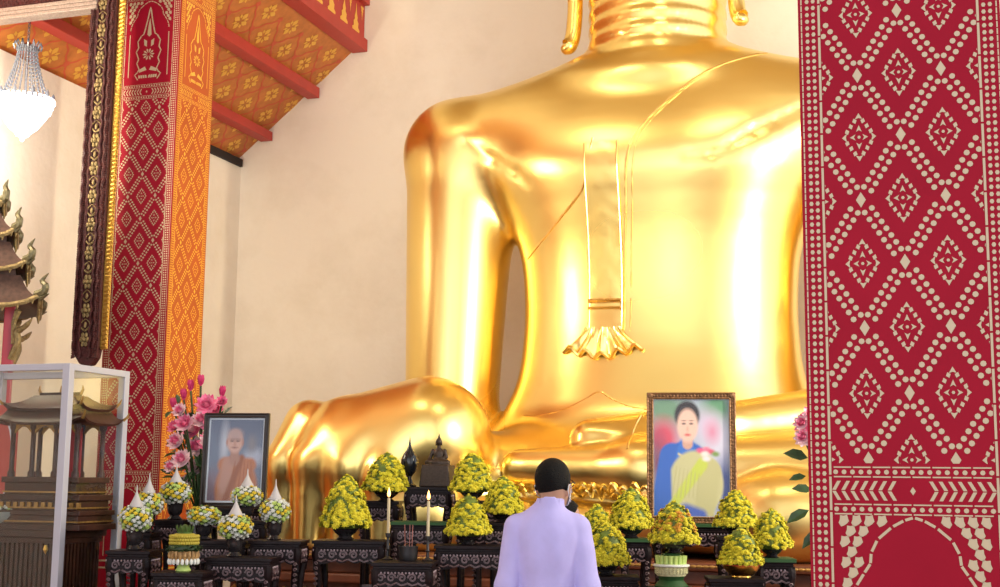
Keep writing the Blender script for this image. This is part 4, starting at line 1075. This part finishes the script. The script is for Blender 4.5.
p0 = at(53, 530, 7.75); zb = zs1
t = thing('model_shrine', 'dark wooden model shrine with tiered roof inside the glass case', 'model shrine', (p0.x, 7.75, zb)); W_ = .365; Hs = at(40, 388, 7.75).z-zb
b = MB()
for z0, z1, q in ((0,.03,1.0),(.03,.075,.92),(.075,.10,.97),(.10,.15,.86),(.15,.18,.93),(.18,.24,.80),(.24,.27,.86)):
    b.box(-W_*q,W_*q,-W_*.58*q,W_*.58*q,z0*Hs*1.35,z1*Hs*1.35)
b.build('stepped_base', M['teak'], t, smooth=0, bevel=.004)
b = MB()
for z, q in ((.03,.93),(.10,.87),(.18,.81)):
    b.box(-W_*q-.006,W_*q+.006,-W_*.58*q-.006,W_*.58*q+.006,z*Hs*1.35+.012,z*Hs*1.35+.022)
for k in range(12): b.box(-W_*.84+k*.057,-W_*.84+k*.057+.03,-W_*.52-.004,-W_*.50,.115*Hs*1.35,.14*Hs*1.35)
b.build('gilt_banding', M['teakgold'], t, smooth=0)
zc0, zc1 = .27*Hs*1.35, .74*Hs
for sx in (-.72,-.26,.26,.72):
    for sy in (-.40,.40):
        b = MB(); b.lathe([(.026,zc0),(.026,zc0+.03),(.017,zc0+.045),(.017,zc1-.05),(.026,zc1-.035),(.026,zc1)], (sx*W_,sy*W_,0), 10); b.build('column', M['teak'], t)
b = MB()
for y in (-.40*W_,.40*W_):
    for x0, x1 in ((-.72,-.26),(-.26,.26),(.26,.72)):
        n = 10; P = [((x0+(x1-x0)*i/n)*W_, zc1-.09+.07*sin(pi*i/n)) for i in range(n+1)]
        b.prism(P+[(x1*W_,zc1),(x0*W_,zc1)], lambda a_,z,d:(a_,y+d,z), -.008,.008)
b.build('arch_panel', M['teakgold'], t, smooth=0)
b = MB(); b.box(-.30*W_,.30*W_,.30*W_,.34*W_,zc0,zc1-.02); b.build('red_back_panel', M['post'], t, smooth=0)
b = MB()
def swept_roof(b, a0, c0, z0, a1, c1, z1, lift, n=8):
    rings = []
    for j in range(6):
        q = j/5; k_ = q**.6; A, Cc = a0+(a1-a0)*q, c0+(c1-c0)*q; z = z0+(z1-z0)*q**1.5
        ring = []
        for (sx,sy),(tx,ty) in (((-1,-1),(1,-1)),((1,-1),(1,1)),((1,1),(-1,1)),((-1,1),(-1,-1))):
            for i in range(n):
                s = i/n; e_ = abs(2*s-1)**4*lift*(1-q)**2; ring.append((A*(sx+(tx-sx)*s), Cc*(sy+(ty-sy)*s), z+e_))
        rings.append(ring)
    m = 4*n; V = [p for r in rings for p in r]
    b.add(V, [(j*m+i,j*m+(i+1)%m,(j+1)*m+(i+1)%m,(j+1)*m+i) for j in range(5) for i in range(m)]+[tuple(range(5*m,6*m))])
    low = [(x*.98,y*.98,z-.016) for x,y,z in rings[0]]
    b.add(rings[0]+low, [(i,(i+1)%m,m+(i+1)%m,m+i) for i in range(m)]+[tuple(range(2*m-1,m-1,-1))])
    return rings[0]
swept_roof(b, W_*1.02,W_*.66,zc1,W_*.80,W_*.50,zc1+.10*Hs,.05)
swept_roof(b, W_*.90,W_*.58,zc1+.10*Hs,W_*.45,W_*.22,zc1+.20*Hs,.05)
b.box(-W_*.45,W_*.45,-.015,.015,zc1+.19*Hs,zc1+.225*Hs)
b.build('roof', M['teak'], t, smooth=30)
for z, A, Cc in ((zc1,W_*1.02,W_*.66),(zc1+.10*Hs,W_*.90,W_*.58)):
    for sx in (-1,1):
        for sy in (-1,1): b = MB(); b.tube([(sx*A*.97,sy*Cc*.97,z+.03),(sx*A*1.03,sy*Cc*1.03,z+.055),(sx*A*1.06,sy*Cc*1.06,z+.085)], [.012,.009,.003], 6); b.build('roof_finial', M['teakgold'], t)
for q in (-1,0,1): b = MB(); b.tube([(q*W_*.45,0,zc1+.21*Hs),(q*W_*.5,0,zc1+.245*Hs),(q*W_*.49,0,zc1+.275*Hs)], [.012,.009,.003], 6); b.build('roof_finial', M['teakgold'], t)
# a red plaque and a bowl of flowers beside the shrine
p = at(-2, 500, 7.95)
t = thing('red_plaque', 'red plaque with pale oval border at the left inside the glass case', 'plaque', (p.x, 7.97, zs1))
b = MB(); hp = at(0, 405, 7.97).z-zs1; b.box(-.12,.12,-.008,.008,0,hp); b.build('panel', mat('plaque_red', (.45,.07,.06), .5), t, smooth=0, bevel=.004)
b = MB(); b.tube([(.09*cos(k*pi/16),-.012,hp*.55+hp*.33*sin(k*pi/16)) for k in range(32)], .008, 6, closed=True); b.build('oval_border', M['mount'], t)
p = at(3, 528, 7.62)
t = thing('flower_bowl', 'grey bowl of small pale flowers on the stand inside the glass case', 'bowl of flowers', (p.x, 7.62, zs1))
b = MB(); b.lathe([(.04,0),(.045,.006),(.04,.02),(.10,.06),(.13,.10),(.135,.115),(.125,.115)], n=22); b.build('bowl', M['bluedish'], t)
b = MB(); random.seed(12)
for k in range(60):
    a_ = random.random()*6.28; r_ = .12*sqrt(random.random()); blossom_into(b, (r_*cos(a_),r_*sin(a_),.12+.05*(1-(r_/.12)**2)), (cos(a_)*r_*5,sin(a_)*r_*5,1), .02, random.choice((0,1,1)), 7)
b.build('blossoms', [M['fgreen'],M['fwhite']], t, fix=False, smooth=0)['kind'] = 'stuff'

# ------------------------------------------------------------------ small spirit pavilion behind the case
PXc = at(-31, 300, 8.9)
t = thing('spirit_pavilion', 'red-posted pavilion with carved tiered roof at the left edge', 'pavilion', (PXc.x, 8.9, 0), radians(38))
b = MB()
for z0, z1, q in ((0,.2,.62),(.2,.32,.56),(.32,.9,.50),(.9,1.0,.56),(1.0,1.08,.60)): b.box(-q,q,-q,q,z0,z1)
b.build('pedestal', M['plinth'], t, smooth=0, bevel=.01)
zE = at(24, 306, 8.75).z
for sx in (-1,1):
    for sy in (-1,1):
        b = MB(); b.box(sx*.335-.042,sx*.335+.042,sy*.335-.042,sy*.335+.042,1.08,zE+.1); b.build('post', M['post'], t, smooth=0, bevel=.006)
        b = MB()        # carved bracket springing from the post
        b.tube(spline([(sx*.36,sy*.36,zE-.42),(sx*.41,sy*.41,zE-.28),(sx*.40,sy*.40,zE-.20),(sx*.46,sy*.46,zE-.16),(sx*.51,sy*.51,zE-.10)],4), [.028]*6+[.03]*5+[.022]*3+[.016,.010,.004], 7)
        b.tube([(sx*.385,sy*.385,zE-.30),(sx*.37,sy*.37,zE-.12),(sx*.40,sy*.40,zE-.02)], [.03,.022,.03], 6)
        b.build('bracket', M['valgold'], t)
b = MB(); rings = []
tiers = [(.56,zE,.40,zE+.27,.11),(.45,zE+.31,.30,zE+.56,.10),(.34,zE+.60,.20,zE+.84,.09),(.23,zE+.88,.05,zE+1.3,.06)]
for A, z0, A1, z1, lf in tiers:
    rings.append(swept_roof(b, A,A,z0,A1,A1,z1,lf,10)); b.box(-A1*.9,A1*.9,-A1*.9,A1*.9,z1-.03,z1+.06)
b.build('roof', M['roof'], t, smooth=30)
b = MB()
for r in rings:
    b.tube([(x*1.01,y*1.01,z-.012) for x,y,z in r], .022, 6, closed=True)
    m = len(r)
    for k in range(m):
        p, q = Vector(r[k]), Vector(r[(k+1)%m]); mid = (p+q)/2
        b.tube([mid+Vector((0,0,-.02)), mid*1.0+Vector((0,0,-.06))], [.016,.004], 5)
b.build('carved_eave', M['valgold'], t)
for A, z0, A1, z1, lf in tiers:
    for sx in (-1,1):
        for sy in (-1,1):
            b = MB(); b.tube(spline([(sx*A*.95,sy*A*.95,z0+lf*.9),(sx*A*1.05,sy*A*1.05,z0+lf*1.1),(sx*A*1.07,sy*A*1.07,z0+lf+.06),(sx*A*1.02,sy*A*1.02,z0+lf+.10),(sx*A*1.10,sy*A*1.10,z0+lf+.16)],4), [.035]*5+[.03]*4+[.022]*4+[.016,.011,.007,.003], 7)
            b.tube([(sx*A*1.0,sy*A*1.0,z0+lf*.6),(sx*A*1.12,sy*A*1.12,z0+lf*.9)], [.025,.004], 6); b.build('corner_finial', M['finial'], t)
b = MB(); b.lathe([(.05,zE+1.28),(.06,zE+1.34),(.03,zE+1.42),(.035,zE+1.46),(.012,zE+1.6),(.002,zE+1.85)], n=12)
b.build('spire', M['finial'], t)

# ------------------------------------------------------------------ crystal chandelier in the aisle
p = at(22, 140, 9.9); zt_ = at(24, 46, 9.9).z; zr = at(23, 101, 9.9).z; Rr = (at(46,105,9.9)-at(0,105,9.9)).length/2
t = thing('crystal_chandelier', 'glowing crystal chandelier hanging in the upper left corner', 'chandelier', (p.x, 9.9, p.z)); zt_ -= p.z; zr -= p.z
ztop = 5.76+(p.x+8.74)*.82-p.z
b = MB(); n_ = int((ztop-zt_-.02)/.035)
for k in range(n_):
    z = zt_+.02+k*.035; b.tube([(.012*cos(q*pi/4)*(k%2),.012*cos(q*pi/4)*(1-k%2),z+.022*sin(q*pi/4)) for q in range(8)], .004, 5, closed=True)
b.build('chain', M['chrome'], t)
b = MB(); b.lathe([(.02,zt_+.03),(.05,zt_+.01),(.085,zt_-.01),(.09,zt_-.03),(.03,zt_-.035)], n=20); b.lathe([(.014,zt_-.03),(.012,zr)], n=10)
b.tube([(Rr*cos(k*pi/16),Rr*sin(k*pi/16),zr) for k in range(32)], .010, 6, closed=True); b.build('metal_frame', M['chrome'], t)
b = MB()
for k in range(14):
    a_ = k*2*pi/14; b.tube([(.085*cos(a_),.085*sin(a_),zt_-.02),(.12*cos(a_),.12*sin(a_),zt_+.03),(.13*cos(a_),.13*sin(a_),zt_-.01),(.12*cos(a_),.12*sin(a_),zt_-.04)], [.006,.008,.010,.004], 5)
b.build('crown', M['crystal'], t)
b = MB()
for k in range(22):
    a_ = k*2*pi/22
    for j in range(15):
        q = j/15; r_ = .085+(Rr-.085)*q**1.5*.8; z = zt_-.03+(zr-zt_+.03)*q; b.ball((r_*cos(a_),r_*sin(a_),z), (.009,.009,.016), 6, 4)
b.build('bead_strands', M['crystal'], t)
b = MB()
for j in range(9):
    q = j/8; r_ = Rr*(1.0-.06*j if j < 3 else (1-q)**.85*1.05); z = zr-zr*q*.97; m = max(3, int(34*r_/Rr))
    for k in range(m):
        a_ = (k+.5*(j%2))*2*pi/m; b.ball((r_*cos(a_),r_*sin(a_),z), (.020,.020,.026), 6, 5)
b.lathe([(Rr*.93,zr-.01),(Rr*.82,zr*.62),(Rr*.5,zr*.3),(.02,.02)], n=24)
b.build('lit_bowl', M['crystallit'], t)
for k in range(10):
    a_ = k*2*pi/10; b = MB(); b.lathe([(.012,zr),(.014,zr+.03),(.018,zr+.05),(.010,zr+.075),(.002,zr+.09)], (Rr*.97*cos(a_),Rr*.97*sin(a_),0), 8); b.build('lamp_cup', M['crystal'], t)
l = bpy.data.lights.new('chandelier_light', 'POINT'); l.energy = 26; l.color = (1,.93,.82); l.shadow_soft_size = .2
o = bpy.data.objects.new('chandelier_light', l); COL.objects.link(o); o.location = (p.x, 9.9, p.z-.12)

# ------------------------------------------------------------------ lotus arrangement and orchids
def lotus_into(b, c, d, r, mats, open_=1.0):
    n = Vector(d).normalized(); a_ = n.cross(Vector((.2,.9,.3))).normalized(); e_ = n.cross(a_); c = Vector(c)
    for ring, (k, spread, L) in enumerate(((9,1.15*open_,1.0),(8,.75*open_,.95),(6,.38*open_,.85),(4,.15*open_,.75))):
        for i in range(k):
            t_ = ring*.35+2*pi*i/k; dr = a_*cos(t_)+e_*sin(t_); ti = -a_*sin(t_)+e_*cos(t_)
            ax = (dr*sin(spread)+n*cos(spread)); b.mi = mats[min(ring,len(mats)-1)]
            p0 = c+dr*r*.08; m1 = p0+ax*r*L*.35-n*r*.06; m2 = p0+ax*r*L*.72; tip = p0+ax*r*L+n*r*.12
            w1, w2 = r*.20, r*.24
            b.add([p0,m1+ti*w1,m1-ti*w1,m2+ti*w2,m2-ti*w2,tip,m1-dr*.0-n*r*.04,m2-n*r*.05], [(0,1,6),(0,6,2),(1,3,7,6),(6,7,4,2),(3,5,7),(7,5,4)])
LM = [M['lpink'],M['lpale'],M['ltip']]
base = at(199, 500, 9.08)
t = thing('lotus_arrangement', 'tall arrangement of pink lotus flowers behind the monk portrait', 'flower arrangement', (base.x, 9.08, PH))
b = MB(); b.lathe([(.09,0),(.10,.02),(.06,.06),(.10,.25),(.13,.50),(.12,.70),(.08,.82),(.10,.90),(.085,.90)], n=24); b.build('vase', M['vase'], t)
L = lambda px, py, dy=0: at(px, py, 9.08+dy)-Vector((base.x, 9.08, PH))
blooms = [(193,431,.085,1.1,(0,0,1)),(178,443,.075,1.0,(1,1,0)),(207,406,.08,1.1,(0,0,0)),(198,449,.085,1.1,(1,1,0)),(213,428,.08,1.2,(0,0,1)),(183,461,.075,1.0,(1,1,0)),(196,470,.075,1.0,(1,1,1)),(202,421,.07,1.0,(1,1,0)),(186,425,.075,1.0,(1,0,0)),(216,410,.07,1.0,(0,0,0)),(173,468,.06,.9,(1,1,0)),(209,444,.08,1.0,(0,1,1)),(190,484,.07,1.0,(1,1,1)),(222,403,.05,.8,(0,0,0)),(181,412,.06,.9,(1,1,0)),(176,428,.06,.9,(0,0,0))]
b = MB(); st = MB()
for i, (px, py, r_, op, ms) in enumerate(blooms):
    q = L(px, py, -.04-.12*(i%3)); b = MB(); lotus_into(b, q, (q.x*1.6, -1.0, .55), r_*1.15, ms, op); b.build('lotus_bloom', LM, t, fix=False, smooth=0); st.tube([(0,0,.85),(q.x*.5,q.y*.5,(q.z+.85)/2+.05),q], .008, 5)
for px, py, s in ((222,392,.05),(191,386,.045),(201,381,.04),(174,404,.04),(184,395,.035)):
    q = L(px, py); b = MB(); lotus_into(b, (q.x,q.y,q.z-.04), (q.x*.5,0,1), .085, (2,2,2), .18); b.build('lotus_bud', LM, t, fix=False, smooth=0); st.tube([(0,0,.85),(q.x*.5,q.y*.5,(q.z+.85)/2+.05),(q.x,q.y,q.z-.04)], .008, 5)
st.build('stems', M['leafd'], t)
b = MB(); random.seed(3)
for k in range(120):
    q = L(random.uniform(170,228), random.uniform(400,500), random.uniform(-.12,.14)); leaf_into(b, q, (random.uniform(-1,1),random.uniform(-1,.2),random.uniform(-.6,1)), (0,-.6,.8), random.uniform(.07,.14), .028)
b.build('leaves', M['leafd'], t, fix=False)

base = at(826, 500, 9.2)
t = thing('orchid_arrangement', 'pink flowers and dark leaves peeking out behind the foreground red pillar', 'flower arrangement', (base.x, 9.2, PH))
b = MB(); b.lathe([(.08,0),(.09,.02),(.06,.06),(.10,.25),(.12,.50),(.10,.70),(.07,.80),(.085,.84),(.07,.84)], n=24); b.build('vase', M['vase'], t)
L = lambda px, py, dy=0: at(px, py, 9.2+dy)-Vector((base.x, 9.2, PH))
b = MB(); st = MB()
for i, (px, py, r_) in enumerate(((803,424,.07),(804,438,.07),(812,415,.07),(818,432,.07),(828,420,.07),(840,430,.06),(822,446,.07),(835,450,.06))):
    q = L(px, py, -.05); b = MB(); lotus_into(b, q, (q.x*2,-1,.3), r_, (i%2,1,0), 1.2); b.build('bloom', LM, t, fix=False, smooth=0); st.tube([(0,0,.8),(q.x*.4,q.y*.4,(q.z+.8)/2+.1),q], .006, 5)
st.build('stems', M['leafd'], t)
b = MB()
for px, py, dx, dz, L_, w_ in ((808,458,-1,.25,.17,.055),(806,476,-1,-.2,.12,.035),(809,510,-1,-.55,.18,.05),(812,490,-1,.1,.14,.045),(830,470,.6,.5,.2,.05),(845,500,1,.2,.2,.05),(835,520,.5,-.5,.2,.05),(820,530,-.6,-.6,.18,.045)):
    leaf_into(b, L(px,py), (dx,-.3,dz), (0,-.8,.6), L_, w_)
b.build('leaves', M['leafd'], t, fix=False)

# ------------------------------------------------------------------ people (built facing +y, feet at the origin)
def person(label, loc, rz, turn, h, jacket_mat, hair_mat, mask, hx=0):
    ct, st_ = cos(turn), sin(turn)
    def HR(X, Y):   # coordinates in the turned head
        X = X-hx; return X*ct+Y*st_, -X*st_+Y*ct
    def head(X, Y, Z):
        x, y = HR(X, Y-.01)
        d = ell(x,y,Z,(0,-.005,1.605),(.077,.098,.098))
        d = smin(d, ell(x,y,Z,(0,.035,1.535),(.060,.066,.075)), .03)
        d = smin(d, ell(x,y,Z,(0,.072,1.490),(.030,.028,.022)), .025)
        d = smin(d, cone(x,y,Z,(0,.092,1.585),(0,.112,1.545),.010,.015), .012)
        for s in (-1,1):
            d = smax(d, -ell(x,y,Z,(s*.031,.104,1.588),(.018,.014,.010)), .012)
            d = smin(d, ell(x,y,Z,(s*.031,.086,1.588),(.013,.012,.011)), .004)
            d = smin(d, ell(x,y,Z,(s*.080,-.004,1.565),(.011,.022,.034)), .008)
        d = smin(d, ell(x,y,Z,(0,.095,1.515),(.024,.010,.007)), .006)
        return d
    armp = lambda s: [(s*.140,-.015,1.372,.056),(s*.194,-.035,1.10,.045),(s*.204,.045,.84,.034)]
    def arms(X, Y, Z, g, end=1.0):
        d = None
        for s in (-1,1):
            P = armp(s)
            for (x0,y0,z0,r0),(x1,y1,z1,r1) in zip(P, P[1:]):
                q = cone(X,Y,Z,(x0,y0,z0),(x1,y1,z1),r0+g,r1+g); d = q if d is None else smin(d, q, .02)
        return d
    tz = [.82,.92,1.02,1.12,1.22,1.32,1.40,1.45,1.49]
    _tz, ta = smooth_knots(tz, [.155,.152,.134,.122,.130,.143,.130,.074,.045]); _tz, tf = smooth_knots(tz, [.095,.105,.105,.10,.105,.105,.085,.06,.05]); _tz, tb = smooth_knots(tz, [-.125,-.125,-.105,-.105,-.118,-.120,-.105,-.085,-.065])
    def torso(X, Y, Z, g): return loft(X, Y, Z, _tz, ta+g, tb-g, tf+g, 0, 2.3)
    def legs(X, Y, Z, g):
        d = None
        for s in (-1,1):
            P = [(s*.085,-.01,.88,.095),(s*.092,.012,.48,.062),(s*.098,-.025,.09,.042)]
            for (x0,y0,z0,r0),(x1,y1,z1,r1) in zip(P, P[1:]):
                q = cone(X,Y,Z,(x0,y0,z0),(x1,y1,z1),r0+g,r1+g); d = q if d is None else smin(d, q, .02)
        return d
    def hands(X, Y, Z):
        d = None
        for s in (-1,1):
            q = smin(cone(X,Y,Z,(s*.200,.045,.85),(s*.204,.055,.80),.030,.030), ell(X,Y,Z,(s*.206,.065,.765),(.020,.042,.050)), .02)
            for i, (dy, L_) in enumerate(((.030,.070),(.010,.080),(-.012,.074),(-.032,.058))):
                m = (s*.214,.068+dy*1.05,.725-L_*.45); q = smin(q, smin(cone(X,Y,Z,(s*.219,.066+dy,.735),m,.0095,.009), cone(X,Y,Z,m,(s*.200,.074+dy*1.05,.725-L_),.009,.0075), .004), .006)
            q = smin(q, smin(cone(X,Y,Z,(s*.212,.09,.785),(s*.198,.115,.745),.012,.0105), cone(X,Y,Z,(s*.198,.115,.745),(s*.192,.118,.712),.0105,.0085), .005), .012)
            d = q if d is None else np.minimum(d, q)
        return d
    def body(X, Y, Z):
        d = smin(head(X,Y,Z), cone(X,Y,Z,(0,-.03,1.42),(hx,-.015,1.54),.060,.056), .03)
        d = smin(d, torso(X,Y,Z,0), .03); d = smin(d, arms(X,Y,Z,0), .03); d = smin(d, legs(X,Y,Z,0), .04); d = smin(d, hands(X,Y,Z), .012)
        for s in (-1,1): d = smin(d, cone(X,Y,Z,(s*.098,-.04,.045),(s*.105,.13,.03),.036,.028), .02)
        return d
    bo = sdf_object('person', body, (-.32,-.22,-.01), (.32,.26,1.73), .0085, M['skin']); tag(bo, label, 'person')
    bo.location = loc; bo.rotation_euler = (0,0,rz); bo.scale = (h,h,h)
    def jacket(X, Y, Z):
        d = torso(X,Y,Z,.024)
        for s in (-1,1): d = smin(d, cone(X,Y,Z,(s*.05,-.02,1.430),(s*.135,-.015,1.382),.045,.058), .03)
        a_ = arms(X,Y,Z,.017)
        d = smin(d, np.maximum(a_, .835-Z), .007)
        d = smin(d, np.maximum(np.abs(np.sqrt(((X-hx*.4)/1.0)**2+((Y+.020)/1.02)**2)-.0655)-.006, np.maximum(1.43-Z, Z-1.525-.10*(Y+.02)*0)), .012)
        # soft drag folds from the shoulder blades and above the elbows
        d = d+.0035*np.sin(Z*34+X*30*np.sign(X)*1.0+np.sin(Z*9)*2)*np.clip((1.36-Z)/.3,0,1)+.002*np.sin(X*55+Z*7)
        d = np.maximum(d, .80-Z)
        return d
    sdf_object('jacket', jacket, (-.34,-.24,.76), (.34,.24,1.56), .0085, jacket_mat, bo)
    def trousers(X, Y, Z):
        d = smin(legs(X,Y,Z,.018), np.maximum(torso(X,Y,Z,.008), Z-.97), .03); return np.maximum(d, np.maximum(.055-Z, Z-.97))
    sdf_object('trousers', trousers, (-.24,-.22,.03), (.24,.22,1.0), .012, jacket_mat if not mask else M['darkcloth'], bo)
    for s in (-1,1):
        sdf_object('shoe', lambda X,Y,Z: np.maximum(smin(cone(X,Y,Z,(s*.098,-.045,.045),(s*.106,.145,.030),.047,.040), cone(X,Y,Z,(s*.098,-.03,.05),(s*.098,-.03,.09),.046,.044),.02), -Z+.002), (s*.10-.08,-.12,-.01), (s*.10+.08,.21,.15), .008, M['darkcloth'], bo)
    def hairf(X, Y, Z):
        x, y = HR(X, Y-.01)
        d = head(X,Y,Z)-.005; d = smin(d, ell(x,y,Z,(0,-.012,1.622),(.078,.100,.088)), .02)
        for s in (-1,1): d = smax(d, -ell(x,y,Z,(s*.088,.004,1.556),(.025,.026,.040)), .006)
        line = 1.535+np.clip((y+.045)*.9,-.02,.05)+np.clip((y-.02)*1.3,0,.08)    # nape low, temples higher, forehead bare
        d = np.maximum(d, (line-Z)*.8); d = np.maximum(d, y-.082+.0*Z-(Z-1.66)*.4)
        return d
    ho = sdf_object('hair', hairf, (-.12,-.14,1.46), (.15,.14,1.74), .006, hair_mat, bo)
    if mask:
        def mk(X, Y, Z):
            x, y = HR(X, Y-.01); d = np.abs(head(X,Y,Z)-.008)-.003
            return np.maximum(np.maximum(d, .060-y-.0*Z), np.abs(Z-1.525)-.048+np.clip(.09-y,0,1)*.7)
        sdf_object('face_mask', mk, (-.11,-.05,1.44), (.15,.16,1.60), .005, M['mask'], bo)
        b = MB()
        R_ = lambda x, y, z: (hx+x*ct-y*st_, x*st_+y*ct+.01, z)
        for s in (-1,1):
            b.tube([R_(s*.066,.075,1.545),R_(s*.078,.045,1.560),R_(s*.089,.005,1.590),R_(s*.091,-.018,1.580),R_(s*.088,-.022,1.555)], .0022, 5)
            b.tube([R_(s*.062,.072,1.500),R_(s*.074,.04,1.515),R_(s*.084,.0,1.530),R_(s*.088,-.022,1.555)], .0022, 5)
        b.build('mask_strap', M['mask'], bo)
        b = MB()
        for s in (-1,1):
            b.tube([R_(s*.091,-.010,1.590),R_(s*.086,.04,1.592),R_(s*.074,.098,1.592)], .003, 5)
            b.tube([R_(s*.034+.028*cos(k*pi/8),.118-.006*abs(cos(k*pi/8)),1.588+.020*sin(k*pi/8)) for k in range(16)], .0025, 5, closed=True)
        b.tube([R_(-.008,.119,1.594),R_(.008,.119,1.594)], .0025, 5)
        b.build('spectacles', M['darkcloth'], bo)
    return bo
p = at(548, 480, 6.2)
person('man in a lavender-white high-collared jacket standing with his back to us', (p.x, 6.2, 0), radians(16), radians(-24), 1.0, M['jacket'], M['hair'], True, .026)
p = at(563.5, 515, 7.0); hz = at(567, 497.5, 7.0).z
person('dark-haired person almost hidden in front of the man in lavender', (p.x, 7.0, 0), radians(-62), radians(0), hz/1.717, M['darkcloth'], M['hair'], False)
